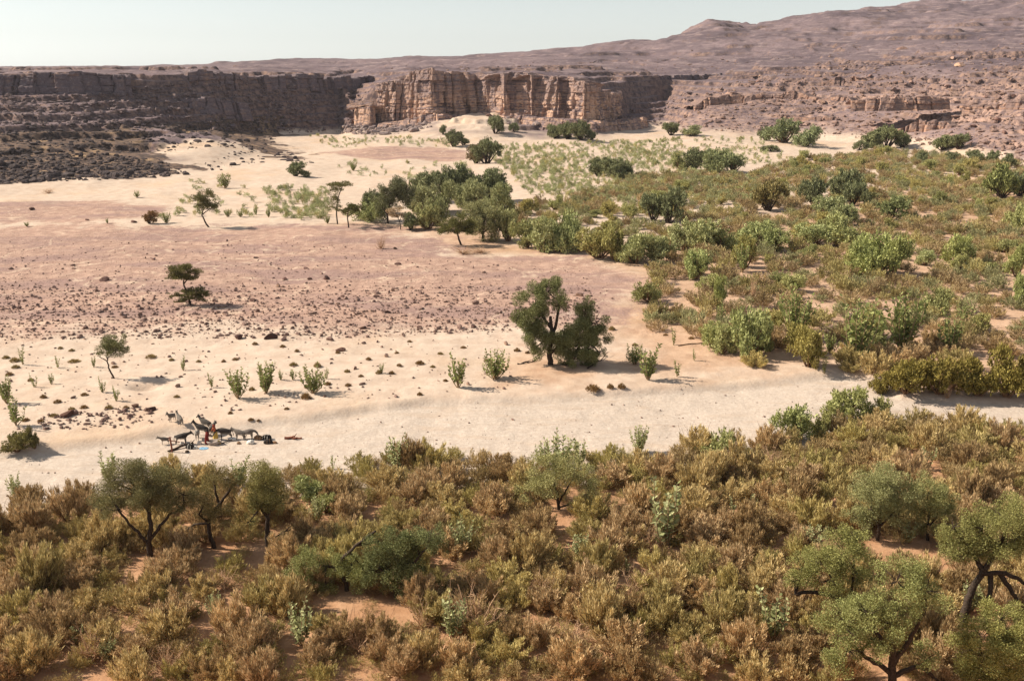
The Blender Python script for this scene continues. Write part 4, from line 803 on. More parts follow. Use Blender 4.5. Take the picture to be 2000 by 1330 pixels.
# --- dead bushes and pale fallen branches
DEAD = [(905,496,30,18,(.55,.45,.45)),(940,494,26,14,(.7,.55,.5)),(745,486,13,26,(.28,.28,.22)),(1275,1075,34,50,(1,1,1)),(930,1240,60,90,(.8,.65,.55)),(830,1225,40,50,(1,.9,.8)),(1430,905,26,60,(1,1,1)),(1420,930,34,40,(.9,.8,.7)),(1780,920,40,30,(1.1,1.1,1)),(1600,1215,30,40,(.85,.75,.65)),(1480,1225,30,36,(1,.95,.85)),(1820,1140,40,46,(.9,.75,.65)),(1560,1290,44,40,(.8,.65,.55)),(430,1250,40,46,(.8,.65,.55)),(180,1290,40,60,(.9,.8,.7)),(520,1270,40,50,(.9,.8,.7)),(330,1310,44,56,(.95,.85,.75)),(1500,910,30,40,(.85,.72,.62)),(1470,582,10,50,(.5,.4,.35)),(1850,775,12,36,(1.1,.9,.7)),(700,1270,44,46,(.85,.75,.65)),(1120,1255,44,40,(.8,.7,.6)),(440,1150,40,40,(.75,.6,.5)),(1060,1170,40,60,(.75,.6,.5)),(1240,1160,40,50,(.75,.62,.55)),(95,378,14,10,(.3,.25,.25)),(1860,760,40,30,(.7,.6,.5))]
for cx, by, rx, hp, tint in DEAD:
    place_px('dead', cx, by, rx, hp, rng, tint, 'pale' if sum(tint) > 2.4 else 'brown' if sum(tint) > 1.5 else 'blackish')
# --- grass tufts on little sand mounds
TUFT = [(598,778,13,14),(1158,762,18,14),(1192,758,8,12),(1214,758,9,13),(1010,686,8,9),(1195,644,8,9),(28,701,12,10),(30,714,9,8),(18,730,9,8),(145,707,14,7),(85,777,8,9),(112,786,9,8),(164,797,9,8),(140,800,8,7),(213,798,9,10),(246,798,8,8),(105,813,10,8),(295,698,13,8),(224,717,8,6),(335,702,6,7),(388,707,6,6),(437,707,5,7),(460,703,8,6),(498,673,7,7),(552,678,7,7),(580,687,6,7),(573,714,9,9),(620,716,10,11),(678,727,7,8),(492,762,7,9),(520,759,6,7),(600,757,8,8),(680,754,7,8),(740,732,8,9),(765,730,7,8),(820,774,7,8),(820,712,11,9),(860,692,7,6),(800,668,6,5),(720,705,7,7),(775,690,6,5),(905,680,7,6),(1030,690,6,6),(1300,655,6,5),(1240,675,7,7),(118,681,6,6),(140,684,7,6),(50,822,9,8),(80,824,8,7),(165,772,9,7),(60,740,8,8),(12,700,8,8),(705,738,6,6),(640,752,9,8),(1350,662,7,6),(560,800,6,6),(450,808,6,7),(345,776,7,7),(490,821,7,7),(505,822,5,5),(660,690,6,6),(845,718,6,6),(950,705,6,6),(780,715,7,7),(905,715,6,6),(870,745,6,6)]
for cx, by, rx, hp in TUFT: place_px('tuft', cx, by, rx, hp, rng, (.85, .72, .62) if rng.rand() < .6 else (1, 1, .85), 'dry')
# --- the brown tamarisk thicket: the largest 300 are bushes of their own
TINTS = [((1.0, .98, .82), 'olive-tan'), ((.93, .85, .82), 'russet-brown'), ((.84, .86, .66), 'olive-green'), ((1.04, .95, .88), 'pinkish tan'), ((.76, .68, .60), 'dull brown'), ((.95, .98, .72), 'yellowish olive')]
Z1 = poly_w([(-60,1022),(100,986),(200,957),(300,932),(430,940),(560,908),(700,896),(850,874),(960,904),(1060,885),(1160,880),(1250,888),(1390,866),(1500,858),(1600,836),(1750,818),(1900,834),(2060,845),(2080,1345),(-80,1345)])
Z2 = poly_w([(1250,650),(1350,640),(1420,725),(1640,728),(1720,745),(2080,775),(2100,330),(1950,318),(1700,296),(1540,318),(1460,345),(1250,345),(1120,390),(1010,405),(1000,480),(1180,505),(1290,535),(1240,590)])
def sampler(poly, n, mind, rng, rmin, rmax, tries=60000, gap=-0.42):
    p = np.array(poly); lo, hi = p.min(0), p.max(0); q = rng.uniform(lo, hi, (tries, 2)); q = q[sdist(poly, q[:, 0], q[:, 1]) < 0]
    out = []; ox = np.array([(o[0], o[1], o[2]) for o in OCC])
    acc = np.zeros((0, 3))
    q = q[fbm(q[:, 0] / 7, q[:, 1] / 7, 201, 2) > gap]
    for x, y in q:
        r = rng.uniform(rmin, rmax)
        d = np.hypot(ox[:, 0] - x, ox[:, 1] - y)
        if (d < ox[:, 2] * .8 + r * .35).any(): continue
        if len(acc) and (np.hypot(acc[:, 0] - x, acc[:, 1] - y) < mind * (acc[:, 2] + r)).any(): continue
        acc = np.concatenate([acc, [[x, y, r]]])
        if len(acc) >= n: break
    return acc
def to_px(P):
    d = np.array([P[0], P[1], P[2] - HC]); fz = d[1] * ct - d[2] * st; uz = d[1] * st + d[2] * ct
    return (1000 + FPX * d[0] / fz, 665 - FPX * uz / fz)
gb = sampler(Z2, 130, .5, rng, 1.8, 3.6, 30000, gap=-.6); gz = hz1(gb[:, 0], gb[:, 1])
for (x, y, r), z in zip(gb, gz):
    k = rng.randint(4); tn, wd = [((.92, .95, .75), 'sage'), ((.82, .80, .58), 'olive'), ((.74, .78, .62), 'grey-green'), ((.95, .86, .62), 'yellowish')][k]; P = (x, y, z)
    place('green', P, r, r * rng.uniform(.95, 1.4), rng, tn, ('large ' if r > 2.8 else 'small ' if r < 2.2 else '') + wd, px=to_px(P)); occ(P, r * .7)
near = sampler(Z1, 560, .42, rng, 1.2, 2.6, 90000, gap=-.45)
near = near[np.argsort(-near[:, 2] / (near[:, 1] + 20))]; near_rest = near[265:]; near = near[:265]
near_z = hz1(near[:, 0], near[:, 1])
for (x, y, r), z in zip(near, near_z):
    k = rng.randint(len(TINTS)); tn, wd = TINTS[k]
    nz = fbm(np.array([x / 14]), np.array([y / 14]), 301, 2)[0]
    if nz > .15: tn, wd = TINTS[[1, 0, 4, 0][rng.randint(4)]]
    P = (x, y, z); h = r * rng.uniform(.9, 1.5)
    sz = 'large' if r > 2.3 else 'small' if r < 1.85 else 'middling'
    place('tamarisk', P, r, h, rng, tn, sz + ' ' + wd, px=to_px(P), group='tamarisk bushes of the near thicket'); 
far = sampler(Z2, 1700, .40, rng, 1.7, 3.2, 140000, gap=-.62)
far = far[np.argsort(far[:, 1])]
far_z = hz1(far[:, 0], far[:, 1])
for (x, y, r), z in zip(far[:34], far_z[:34]):
    tn, wd = TINTS[rng.randint(len(TINTS))]; P = (x, y, z)
    place('tamarisk', P, r, r * rng.uniform(.8, 1.15), rng, tn, ('large ' if r > 2.0 else 'small ') + wd, px=to_px(P), group='tamarisk bushes beyond the wadi')
def plant_mass(name, pts, tints, protos, label, cat, rng, nleaf=300, Lk=1.6):
    V, F, T, off = [], [], [], 0; lv = []
    for me, *_ in protos:
        co = np.zeros(len(me.vertices) * 3); me.vertices.foreach_get('co', co); lv.append(co.reshape(-1, 4 if me.polygons[0].loop_total == 4 else 6, 3))
    nl0, Lk0 = nleaf, Lk
    for (x, y, z, r, h), tn in zip(pts, tints):
        if callable(nl0): nleaf, Lk = nl0((x, y)), Lk0((x, y))
        q = lv[rng.randint(len(lv))]; q = q[rng.choice(len(q), min(nleaf, len(q)), replace=False)]
        c = q.mean(1, keepdims=True); q = c + (q - c) * Lk
        a = rng.uniform(0, 2 * PI); R = np.array([[math.cos(a), -math.sin(a), 0], [math.sin(a), math.cos(a), 0], [0, 0, 1]])
        v = (q.reshape(-1, 3) @ R.T) * np.array([r, r, h]) + np.array([x, y, z]); k = q.shape[1]
        V.append(v); F.append(np.arange(len(v)).reshape(-1, k) + off); off += len(v); T.append(np.tile(np.array(list(tn) + [1.0]), (len(v), 1)))
    me = mesh(name, [(np.concatenate(V), np.concatenate(F), 0)], [M_STUFF], {'tint': np.concatenate(T)})
    return tag(link(name, me), label, cat, kind='stuff')
pts, tn = [], []
for (x, y, r), z in zip(far[34:], far_z[34:]):
    pts.append((x, y, z - .05, r, r * rng.uniform(.7, 1.2))); t = np.array(TINTS[rng.randint(len(TINTS))][0]) * np.array([.44, .375, .255])
    if rng.rand() < .30: t = np.array([.34, .335, .20])
    tn.append(t * rng.uniform(.8, 1.15))
nfar = len(pts); nrz = hz1(near_rest[:, 0], near_rest[:, 1])
for (x, y, r), z in zip(near_rest, nrz):
    pts.append((x, y, z - .05, r, r * rng.uniform(.85, 1.4))); tn.append(np.array(TINTS[rng.randint(len(TINTS))][0]) * np.array([.44, .37, .23]) * rng.uniform(.8, 1.15))
for pl, n_, rr in (([(2070,845),(2700,890),(2700,1345),(2090,1345)], 130, (1.3, 2.6)), ([(-70,1024),(-700,1070),(-700,1345),(-90,1345)], 130, (1.3, 2.6)), ([(2090,775),(2800,860),(2800,380),(2110,330)], 260, (1.8, 3.3))):
    ex = sampler(poly_w(pl), n_, .46, rng, *rr, 20000); ez = hz1(ex[:, 0], ex[:, 1])     # the thickets run on beyond the frame
    for (x, y, r), z in zip(ex, ez):
        pts.append((x, y, z - .05, r, r * rng.uniform(.8, 1.3))); tn.append(np.array(TINTS[rng.randint(len(TINTS))][0]) * np.array([.44, .37, .23]) * rng.uniform(.8, 1.15))
plant_mass('tamarisk_scrub', pts, tn, PROTO['tamarisk'], 'brown tamarisk scrub spreading over the plain toward the right hillside', 'scrub', rng, lambda p: 1700 if p[1] < 112 else 1150, lambda p: 1.15 if p[1] < 112 else 1.35)
under = sampler(Z1, 1500, .36, rng, .6, 1.4, 80000, gap=-.42); uz = hz1(under[:, 0], under[:, 1]); uk = rng.randint(0, len(TINTS), len(under))
plant_mass('low_undergrowth', [(x, y, z - .04, r, r * rng.uniform(.7, 1.1)) for (x, y, r), z in zip(under, uz)], [np.array(TINTS[k][0]) * np.array([.42, .355, .22]) * rng.uniform(.8, 1.15) for k in uk], PROTO['tamarisk'], 'low brown twiggy growth filling the gaps of the near thicket', 'undergrowth', rng, 700, 1.0)
def field(polys, rng):
    q = np.concatenate([inpoly_px(p, n, rng) for p, n in polys]); return at_many(q[:, 0], q[:, 1])
fp = field([([(515,370),(640,368),(650,425),(600,432),(530,425)], 150), ([(930,285),(1330,276),(1340,330),(1000,345)], 820), ([(1000,345),(1330,335),(1480,340),(1500,400),(1250,400),(1030,380)], 680), ([(600,266),(900,275),(900,288),(640,288)], 110), ([(640,320),(900,320),(1000,345),(900,360),(640,350)], 46), ([(1200,275),(1480,275),(1560,320),(1250,325)], 260),([(340,355),(500,360),(510,425),(300,430)], 40)], rng)
plant_mass('green_groundcover', [(p[0], p[1], p[2] - .05, rng.uniform(.8, 1.7), rng.uniform(1.1, 2.4)) for p in fp], [np.array([.36, .385, .225]) * rng.uniform(.75, 1.25) * (np.array([1, 1, 1]) if rng.rand() < .8 else np.array([1.15, 1.0, .85])) for p in fp], PROTO['green'], 'pale green low plants carpeting the far sand flats', 'plants', rng, 300, 1.8)
# --- single boulders
BOUL = [(529,661,14,(.35,.3,.3)),(467,661,11,(.45,.38,.38)),(665,686,9,(1.1,.95,.85)),(494,587,8,(.5,.42,.4)),(403,634,6,(.6,.5,.5)),(204,548,10,(.9,.8,.8)),(556,546,6,(.6,.5,.5)),(605,547,6,(.5,.42,.4)),(637,547,7,(.6,.5,.5)),(500,503,5,(.35,.3,.3)),(670,581,6,(.5,.42,.4)),(757,611,7,(.35,.3,.3)),(735,580,6,(.5,.42,.4)),(777,517,6,(.6,.5,.5)),(772,486,5,(.3,.28,.28)),(345,605,6,(.5,.42,.4)),(300,507,5,(1.4,1.3,1.3)),(597,525,5,(1.4,1.3,1.3)),(708,642,8,(.5,.42,.4)),(870,590,5,(.5,.42,.4)),(133,811,14,(.55,.42,.36)),(292,801,12,(.4,.34,.3)),(265,795,9,(.6,.5,.42)),(440,612,6,(.6,.5,.5)),(820,640,6,(.5,.42,.4)),(925,640,6,(.5,.42,.4)),(62,410,7,(.5,.42,.4)),(170,430,6,(.6,.5,.5)),(262,436,7,(.55,.45,.42)),
 (1874,132,11,(1.7,1.7,1.6)),(1860,117,8,(1.6,1.6,1.5)),(1597,148,9,(1.3,1.3,1.25)),(1650,136,8,(1.2,1.2,1.2)),(1630,145,8,(.5,.5,.5)),(1780,162,7,(1.3,1.25,1.2)),(1850,170,7,(1.2,1.2,1.2)),(1760,100,12,(1.6,1.5,1.4)),(1700,150,6,(1.2,1.1,1.1)),(1925,190,8,(1.2,1.1,1.1)),(1880,215,8,(1.3,1.2,1.1)),(1950,235,9,(.8,.7,.7)),(1980,190,8,(.6,.5,.5)),(1820,200,7,(.7,.6,.6)),(1560,240,7,(1,.9,.9)),(1610,236,7,(.8,.7,.7)),(1660,216,6,(.7,.6,.6)),(1480,160,6,(1.1,1.0,1.0)),(1740,190,6,(1.1,1,1)),(1960,265,8,(.9,.8,.8)),(1900,250,7,(.9,.8,.8)),
 (818,252,7,(1.2,1.2,1.2)),(745,250,6,(1.3,1.3,1.3)),(720,256,6,(1.1,1.1,1.1)),(845,245,6,(1.1,1.1,1.1)),(1020,242,8,(.9,.9,.9)),(955,236,7,(.7,.65,.65)),(1230,250,7,(.8,.75,.75)),(1080,250,6,(1.1,1.1,1.1))]
for cx, by, rx, tint in BOUL:
    P = at(cx, by); sh, sv = scale_at(P); R = rx / sh
    o = link('boulder', ROCKM[rng.randint(len(ROCKM))], None, P, rng.uniform(0, 6.28), (R, R * rng.uniform(.7, 1.1), R * rng.uniform(.65, .95)), color=tint); tag(o, None, 'rock', None)
    THINGS.append((o, 'boulder', (cx, by), ('small ' if R < .75 else 'large ' if R > 2.2 else '') + ('pale grey' if sum(tint) > 3.2 else 'dark brown' if sum(tint) < 1.6 else 'pinkish brown'), None))
#ANIMALS
# ------------------------------------------------------------------ donkeys, people and gear at the well
def skin_mesh(name, V, E, Rd, mats, sub=1):
    me = bpy.data.meshes.new(name + '_rig'); me.from_pydata([tuple(v) for v in V], E, []); o = bpy.data.objects.new(name + '_rig', me); COL.objects.link(o)
    o.modifiers.new('skin', 'SKIN'); sv = me.skin_vertices[0].data
    for i, r in enumerate(Rd): sv[i].radius = (r, r); sv[i].use_root = (i == 0)
    ss_ = o.modifiers.new('sub', 'SUBSURF'); ss_.levels = sub; ss_.render_levels = sub
    dg = bpy.context.evaluated_depsgraph_get(); dg.update()
    out = bpy.data.meshes.new_from_object(o.evaluated_get(dg)); out.name = name
    bpy.data.objects.remove(o); bpy.data.meshes.remove(me); out.materials.clear()
    for m in mats: out.materials.append(m)
    out.polygons.foreach_set('use_smooth', np.ones(len(out.polygons), bool)); return out
def donkey_mesh(pose):
    V, E, Rd = [], [], []
    def add(p, r, par=None):
        V.append(p); Rd.append(r)
        if par is not None: E.append((par, len(V) - 1))
        return len(V) - 1
    pel = add((-.45, 0, .86), .235); bel = add((-.1, 0, .81), .285, pel); ch = add((.28, 0, .84), .255, bel); wi = add((.46, 0, .98), .18, ch)
    if pose == 'up': nk, po, mm, mz, er = (.64, 0, 1.17), (.80, 0, 1.36), (.95, 0, 1.24), (1.07, 0, 1.12), (-.05, .17)
    elif pose == 'level': nk, po, mm, mz, er = (.72, 0, 1.08), (.92, 0, 1.16), (1.06, 0, 1.02), (1.14, 0, .88), (-.08, .16)
    else: nk, po, mm, mz, er = (.74, 0, .92), (.93, 0, .76), (1.02, 0, .56), (1.06, 0, .40), (-.14, .10)
    n_ = add(nk, .135, wi); p_ = add(po, .10, n_); m_ = add(mm, .075, p_); add(mz, .055, m_)
    for s in (-1, 1):
        e = add((po[0] + er[0] * .5, s * .07, po[2] + er[1] * .6), .035, p_); add((po[0] + er[0], s * .11, po[2] + er[1] + .06), .012, e)
        a = add((.32, s * .12, .60), .085, ch); a = add((.33, s * .12, .35), .046, a); a = add((.33, s * .12, .10), .034, a); add((.36, s * .12, .02), .045, a)
        a = add((-.42, s * .13, .62), .125, pel); a = add((-.40, s * .13, .50), .075, a); a = add((-.56, s * .13, .34), .046, a); a = add((-.53, s * .13, .09), .034, a); add((-.50, s * .13, .02), .045, a)
    t = add((-.64, 0, .84), .05, pel); t = add((-.72, 0, .55), .03, t); add((-.71, 0, .32), .045, t)
    return skin_mesh('donkey', V, E, Rd, [M_COAT])
def coat_mat():
    m, nt, out = nmat('donkey_coat'); n = N(nt); tc = n('ShaderNodeTexCoord').outputs['Object']; sp = n('ShaderNodeSeparateXYZ', {0: tc})
    oc = n('ShaderNodeObjectInfo').outputs['Color']
    belly = n.m('MULTIPLY', n.m('SUBTRACT', 1.0, n.ramp(sp.outputs['Z'], .62, .76)), n.ramp(sp.outputs['Z'], .40, .55))
    muzz = n.ramp(sp.outputs['X'], .98, 1.06)
    c = n.mix(n.m('MULTIPLY', n.m('MAXIMUM', belly, muzz), .7), oc, (.34, .30, .26)); c = n.mix(n.m('MULTIPLY', n.noise(tc, 9, 3), .35), c, (.05, .04, .035))
    p = n('ShaderNodeBsdfPrincipled', {'Base Color': c, 'Roughness': .9}); nt.links.new(p.outputs[0], out.inputs[0]); return m
M_COAT = coat_mat()
DM = {k: donkey_mesh(k) for k in ('up', 'level', 'down')}
DK_ = (.045, .036, .034); GY = (.15, .125, .11); LG = (.30, .255, .225); BRD = (.085, .065, .055)
DONK = [(321,857,'level',200,.72,LG,'small pale grey donkey at the left edge of the herd, behind the post'),
 (355,857,'level',5,1.08,DK_,'black-backed donkey standing broadside just right of the wooden post'),
 (336,823,'up',250,.85,LG,'pale grey donkey at the back left of the herd, the left of two'),
 (352,829,'up',130,.92,LG,'pale grey donkey at the back left of the herd, the right of two'),
 (402,834,'up',160,1.05,GY,'grey donkey at the back of the crowd with its head raised left'),
 (394,843,'up',170,1.08,DK_,'black donkey with head up to the left in the crowd'),
 (385,850,'level',285,.95,(.5,.46,.42),'whitish donkey facing the viewer left of the maroon-robed person'),
 (414,842,'level',80,1.0,GY,'grey donkey seen from behind among the crowd behind the trough'),
 (440,852,'down',190,1.12,BRD,'dark brown donkey right of the crowd with its head lowered to the trough'),
 (468,849,'level',170,.98,(.33,.28,.25),'light brown-grey donkey second from the right end of the herd'),
 (486,853,'down',-10,1.0,(.22,.18,.165),'grey donkey at the right end of the herd with drooping head')]
for px, py, pose, deg, sc, col, lab in DONK:
    P = at(px, py); o = link('donkey', DM[pose], None, P, math.radians(deg), (sc * 1.1, sc * 1.1, sc * 1.1), tuple(q * .5 for q in col))
    tag(o, lab, 'donkey', 'donkeys watering at the well'); THINGS.append((o, 'donkey', (px, py), None, lab))
M_SKIN = flat_mat('dark_skin', (.16, .085, .05), .7, .1)
def cloth_mat(nm, c): return flat_mat(nm, c, .95, .2, 5)
def loft(rings, n=18):
    """rings: (cx, cy, z, rx, ry)"""
    an = np.arange(n) / n * 2 * PI; V = []
    for i, (cx, cy, z, rx, ry) in enumerate(rings):
        w = 1 + .07 * np.sin(an * 5 + i) * (1 if z < 1.0 else .3); V.append(np.stack([cx + rx * w * np.cos(an), cy + ry * w * np.sin(an), np.full(n, z)], 1))
    V = np.concatenate(V); i = np.arange(len(rings) - 1)[:, None] * n; j = np.arange(n)[None]; j2 = (j + 1) % n
    return V, np.stack([i + j, i + j2, i + n + j2, i + n + j], -1).reshape(-1, 4)
def person(px, py, deg, lab, robe, wrap, lower=None, lean=.10, sc=1.0):
    V, E, Rd = [], [], []
    def add(p, r, par=None):
        V.append(p); Rd.append(r)
        if par is not None: E.append((par, len(V) - 1))
        return len(V) - 1
    L = lean
    pe = add((0, 0, .95), .13); sp = add((L * .4, 0, 1.15), .12, pe); c = add((L, 0, 1.34), .14, sp); nk = add((L * 1.3, 0, 1.49), .055, c); hd = add((L * 1.5 + .02, 0, 1.60), .095, nk); add((L * 1.5 + .01, 0, 1.71), .085, hd); add((L * 1.5 + .125, 0, 1.59), .018, hd)
    for s in (-1, 1):
        k = add((0, s * .1, .86), .09, pe); k = add((.03, s * .1, .5), .062, k); k = add((-.02, s * .1, .09), .042, k); add((.15, s * .12, .04), .034, k)
        a = add((L, s * .19, 1.42), .062, c); a = add((L + .06, s * .26, 1.15), .045, a); w_ = add((L + .28, s * .18, 1.03), .030, a); pm = add((L + .35, s * .165, 1.0), .034, w_)
        for f in range(4):
            q = add((L + .40, s * (.165 + .018 * (f - 1.5)), .985 - .005 * f), .0095, pm); add((L + .43 + .012 * (1 - abs(f - 1.2)), s * (.165 + .02 * (f - 1.5)), .955), .008, q)
        q = add((L + .34, s * .125, .99), .010, pm); add((L + .38, s * .115, .97), .009, q)
    root = link('person', None, None, at(px, py), math.radians(deg), (sc, sc, sc)); tag(root, lab, 'person', 'people at the well')
    link('body', skin_mesh('body', V, E, Rd, [M_SKIN]), root)
    R_ = [(0, 0, .10, .27, .26), (0, 0, .35, .24, .24), (.01, 0, .7, .21, .21), (L * .3, 0, .98, .18, .20), (L * .5, 0, 1.12, .17, .20), (L, 0, 1.33, .18, .23), (L * 1.1, 0, 1.44, .15, .21), (L * 1.25, 0, 1.50, .08, .085)]
    P = [(*loft(R_), 0)]
    for s in (-1, 1):
        v, f, cap = tube([(L, s * .17, 1.43), (L + .04, s * .25, 1.25), (L + .07, s * .265, 1.13), (L + .2, s * .21, 1.06)], [.085, .08, .075, .075], 10); P.append((v, f, 0))
    link('robe', mesh('robe', P, [robe], smooth=True), root)
    if lower is not None: link('cloth_skirt', mesh('cloth_skirt', [(*loft([(0, 0, .12, .29, .28), (0, 0, .5, .26, .26), (.02, 0, .92, .215, .225)]), 0)], [lower], smooth=True), root)
    h = L * 1.5
    link('head_wrap', mesh('head_wrap', [(*loft([(h - .03, 0, 1.48, .12, .13), (h - .03, 0, 1.58, .115, .125), (h - .01, 0, 1.68, .125, .125), (h, 0, 1.77, .10, .10), (h, 0, 1.80, .03, .03)], 14), 0)], [wrap], smooth=True), root)
    THINGS.append((root, 'person', (px, py), None, lab))
person(404, 862, 15, 'person in a long maroon robe standing at the left end of the trough', cloth_mat('maroon_cloth', (.16, .025, .02)), cloth_mat('dark_cloth', (.03, .022, .02)))
person(421, 853, 230, 'person in red-brown clothes with a yellow skirt standing behind the trough', cloth_mat('red_brown_cloth', (.26, .07, .035)), cloth_mat('red_cloth', (.30, .05, .03)), cloth_mat('yellow_cloth', (.62, .44, .12)))
M_WOOD = flat_mat('reddish_wood', (.20, .075, .05), .9, .3, 7); M_DKWOOD = flat_mat('dark_wood', (.06, .04, .032), .9, .3, 7); M_TROUGH = flat_mat('grey_clay', (.36, .30, .27), .9, .2, 4)
M_WHITE = cloth_mat('white_cloth', (.75, .72, .68)); M_BLUE = cloth_mat('pale_blue_plastic', (.35, .58, .78)); M_BLACK = cloth_mat('black_leather', (.03, .025, .024)); M_BRC = cloth_mat('brown_sacking', (.24, .14, .08))
gr = np.random.RandomState(9)
def thing_mesh(nm, parts, mats, P, lab, cat, group=None, rz=0, kids=()):
    o = link(nm, mesh(nm, parts, mats, smooth=True), None, P, rz); tag(o, lab, cat, group)
    for kn, kp, km in kids: link(kn, mesh(kn, kp, [km], smooth=True), o)
    THINGS.append((o, nm, None, None, lab)); return o
def tb(pts, r, n=8):
    v, f, cap = tube(pts, r, n); return [(v, f, 0), (v, cap, 0)]
P = at(335, 877)
thing_mesh('wooden_post', tb([(0,0,-.3),(.03,0,.5),(-.02,.02,1.1),(-.06,0,1.75)], [.10,.095,.09,.085]), [M_WOOD], P, 'upright reddish wooden post standing at the left of the watering place', 'post', kids=[('crossbar', tb([(-.35,0,1.66),(0,0,1.70),(.22,0,1.68)], [.03,.035,.03]), M_WOOD)])
def lying(a, b, r, mat, lab, nm='log', cat='log', lift=.1, br=0):
    A, B = at(*a), at(*b); D = B - A; n = 7; t = np.linspace(0, 1, n)[:, None]
    pts = D * t + gr.normal(0, .05, (n, 3)) + np.array([0, 0, lift]); P = tb(pts, np.linspace(r, r * .6, n))
    for k in range(br):
        i = gr.randint(2, n - 1); P += tb(bend(pts[i], pts[i] + D * .22 + np.array([gr.normal(0, .2), gr.normal(0, .3), gr.uniform(.1, .5)]), gr, .2, 5), np.linspace(r * .5, r * .15, 5), 6)
    thing_mesh(nm, P, [mat], A, lab, cat)
lying((328, 877), (377, 864), .16, M_DKWOOD, 'dark log lying on the sand between the post and the black bundle', br=2)
lying((324, 856), (362, 861), .05, M_WOOD, 'thin reddish pole lying behind the post under the black-backed donkey', 'wooden_pole', 'pole')
lying((556, 852), (588, 849), .17, M_WOOD, 'thick red-brown log lying alone on the wadi sand right of the herd', br=4)
lying((434, 860), (458, 853), .05, M_DKWOOD, 'thin dark stick on the ground right of the trough', 'wooden_pole', 'pole')
lying((1010, 712), (1046, 706), .14, M_DKWOOD, 'dark fallen branch left of the big double-crowned tree', 'fallen_branch', 'branch', br=4)
lying((1148, 722), (1186, 696), .10, M_DKWOOD, 'dead dark stick propped in the big tree\'s shade', 'fallen_branch', 'branch', .2, br=3)
lying((1325, 676), (1400, 668), .09, M_TWIG, 'thin curved fallen branch on the sand left of the sage bushes', 'fallen_branch', 'branch', br=3)
lying((1730, 700), (1820, 690), .09, M_PALE, 'pale fallen stick behind the dark olive hedge', 'fallen_branch', 'branch', br=3)
lying((1262, 1085), (1300, 1060), .08, M_PALE, 'pale broken stem arching at the foot of the tall milkweed', 'fallen_branch', 'branch', .4, br=6)
lying((1470, 590), (1455, 545), .07, M_DKWOOD, 'thin bare leaning dead stem in the sandy gap', 'fallen_branch', 'branch', .5, br=3)
lying((530, 1070), (585, 1045), .07, M_DKWOOD, 'arched dark dead branch right of the straight-trunked acacia', 'fallen_branch', 'branch', .9, br=3)
A_ = np.linspace(0, 1, 1)
bowl = loft([(0,0,0,.62,.42),(0,0,.2,.76,.52),(0,0,.38,.80,.56),(0,0,.41,.78,.54),(0,0,.40,.72,.48),(0,0,.2,.66,.43),(0,0,.12,.30,.2),(0,0,.12,.01,.01)], 28)
thing_mesh('trough', [(*bowl, 0)], [M_TROUGH], at(418, 863), 'oval grey clay trough on the ground in front of the crowd of donkeys', 'trough', rz=.05)
def sackmesh(rx, ry, rz_, seed):
    v, f = ico(3); v = v.copy(); rr = np.random.RandomState(seed); v *= 1 + .22 * fbm(v[:, 0] * 1.6 + seed, v[:, 1] * 1.6 + v[:, 2], seed, 3)[:, None]
    v[:, 2] = np.maximum(v[:, 2], -.45); v *= np.array([rx, ry, rz_]); v[:, 2] += rz_ * .42; return v, f
def strap(rx, ry, rz_, x): return tb([(x, -ry * 1.05, 0), (x, -ry * .85, rz_ * 1.0), (x, 0, rz_ * 1.48), (x, ry * .85, rz_ * 1.0), (x, ry * 1.05, 0)], [.018] * 5, 6)
GEAR = [('sack',453,855,.55,.28,.2,M_WHITE,M_BRC,'long white sack lying right of the trough'),('water_jug',389,859,.24,.2,.28,M_WHITE,M_BRC,'small white jug left of the maroon-robed person'),
 ('saddle_bag',371,868,.5,.35,.36,M_BLACK,M_WHITE,'black bundle with a white strap beside the dark log'),('sack',381,871,.3,.22,.2,M_WHITE,M_BLACK,'small white bundle right of the black bundle'),
 ('saddle_bag',365,878,.22,.2,.16,M_BLACK,M_BRC,'small dark lump in front of the dark log'),('sack',355,857.5,.26,.2,.2,M_WHITE,M_BRC,'white bundle under the black-backed donkey'),('sack',366,860,.3,.2,.2,M_WHITE,M_BLACK,'white and dark bundle right of the black-backed donkey'),
 ('saddle_bag',489,857,.4,.3,.3,M_WHITE,M_BLACK,'white and black pack at the feet of the rightmost donkey'),('saddle_bag',504,856,.5,.35,.34,M_BRC,M_BLACK,'brown pack saddle just right of the herd'),
 ('saddle_bag',522,852,.55,.35,.42,M_BLACK,M_WHITE,'black pack saddle with pale straps right of the herd'),('saddle_bag',524,861,.5,.35,.34,M_BLACK,M_BRC,'dark pack saddle in front of the pale-strapped one'),('sack',536,861,.3,.2,.16,M_BRC,M_BLACK,'small brown bag at the right end of the packs'),('saddle_bag',466,859,.25,.2,.16,M_BRC,M_BLACK,'small brown bag on bare sand right of the long white sack'),
 ('water_jug',427,857,.2,.18,.3,cloth_mat('yellow_plastic', (.65,.45,.12)),M_BLACK,'yellow jug beside the yellow-skirted person')]
for k, (nm, px, py, rx, ry, rzz, m1, m2, lab) in enumerate(GEAR):
    thing_mesh(nm, [(*sackmesh(rx, ry, rzz, 30 + k), 0)], [m1], at(px, py), lab, nm.replace('_', ' '), rz=gr.uniform(-.4, .4), kids=[('strap', strap(rx, ry, rzz, -rx * .3) + strap(rx, ry, rzz, rx * .3), m2)])
v, f = ico(3); v = v.copy(); v[:, 0] *= .55 * (1 + .3 * fbm(v[:, 0] * 2, v[:, 1] * 2, 3, 2)); v[:, 1] *= .4; v[:, 2] = np.abs(v[:, 2]) * .05 + .06 * np.abs(fbm(v[:, 0] * 6, v[:, 1] * 6, 4, 2)) + .01
thing_mesh('plastic_sheet', [(v, f, 0)], [M_BLUE], at(397, 868), 'crumpled pale blue sheet on the sand in front of the trough', 'sheet')
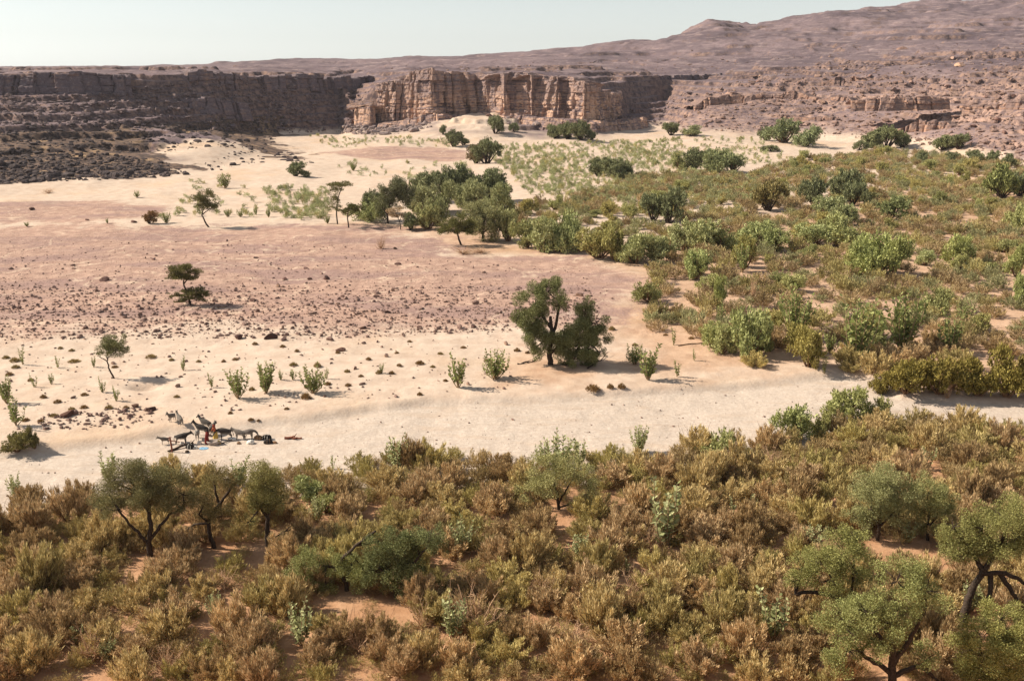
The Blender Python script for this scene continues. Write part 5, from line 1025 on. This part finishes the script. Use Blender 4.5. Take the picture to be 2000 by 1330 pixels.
# ------------------------------------------------------------------ labels that tell each plant and rock apart
LAND += [('the donkeys at the well', 415, 845), ('the shaded sand hollow', 285, 752), ('the orange cliff', 940, 240), ('the tall milkweed in the thicket', 1300, 1050), ('the dark olive hedge', 1850, 750), ('the bright green bush', 1715, 510), ('the dead branch heap', 915, 490), ('the pair of sandside milkweeds', 930, 735),
 ('the leafy milkweed pair on the bank', 1100, 890), ('the sage trees on the bank', 1600, 820), ('the pale dead stems at the bottom', 930, 1230), ('the big green clump', 1455, 650), ('the blue-green far clump', 1550, 270), ('the dark far hedge', 1720, 280), ('the tall dark pair of trees', 1645, 380), ('the leaning-stemmed milkweed', 1672, 690), ('the low black spur', 300, 320), ('the black rounded far tree', 1195, 330), ('the brownish dark tree', 1500, 390), ('the twin dark trees', 1290, 410), ('the dark shrub at the left edge', 35, 860), ('the brown oval boulder', 529, 661), ('the pale slab on the hill', 1874, 132), ('the bottom left corner', 0, 1330), ('the bottom milkweed clump', 587, 1240), ('the small dark far shrubs', 585, 340), ('the hillside ledge', 1800, 245), ('the far dark tree pair', 945, 310)]
NOUN = {'tamarisk': 'tamarisk bush', 'green': 'bush', 'dark': 'evergreen tree', 'calo': 'milkweed', 'dead': 'dead bush', 'tuft': 'grass tuft', 'boulder': 'boulder'}
GRP = {'green': 'green bushes of the valley', 'dark': 'dark evergreen trees of the valley', 'calo': 'milkweeds of the valley', 'dead': 'dead bushes', 'tuft': 'grass tufts on the sand', 'boulder': 'single boulders', 'tamarisk': 'tamarisk bushes'}
ORD = ['nearest', 'second', 'third', 'fourth', 'fifth', 'sixth', 'seventh', 'eighth', 'ninth', 'tenth', 'eleventh', 'twelfth', 'thirteenth', 'fourteenth', 'fifteenth', 'sixteenth', 'seventeenth', 'eighteenth', 'nineteenth', 'twentieth']
BK = {}
for o, kind, pp, words, lab in THINGS:
    if lab or kind not in NOUN: continue
    x, y = pp; best = min(LAND, key=lambda l: (l[1] - x) ** 2 + ((l[2] - y) * 1.6) ** 2 + (900 if abs(l[1] - x) + abs(l[2] - y) < 12 else 0)); dx, dy = x - best[1], (y - best[2]) * 1.6
    rel = ('right of' if dx > 0 else 'left of') if abs(dx) > abs(dy) else ('in front of' if dy > 0 else 'behind')
    if best[0] == 'the bottom left corner': rel = 'near'
    if kind == 'boulder' and rel == 'behind': rel = 'above'
    BK.setdefault((kind, best[0], rel), []).append((dx * dx + dy * dy, id(o), o, words))
for (kind, land, rel), lst in BK.items():
    lst.sort(key=lambda q: (q[0], q[1]))
    for k, (_, _, o, words) in enumerate(lst):
        w = (words or '').strip()
        o['label'] = f"{w} {NOUN[kind]}, {ORD[min(k, 19)]} {rel} {land}".strip()
        if len(o['label'].split()) > 16: o['label'] = f"{w.split()[0]} {NOUN[kind]}, {ORD[min(k, 19)]} {rel} {land}"
        if 'group' not in o: o['group'] = GRP[kind]
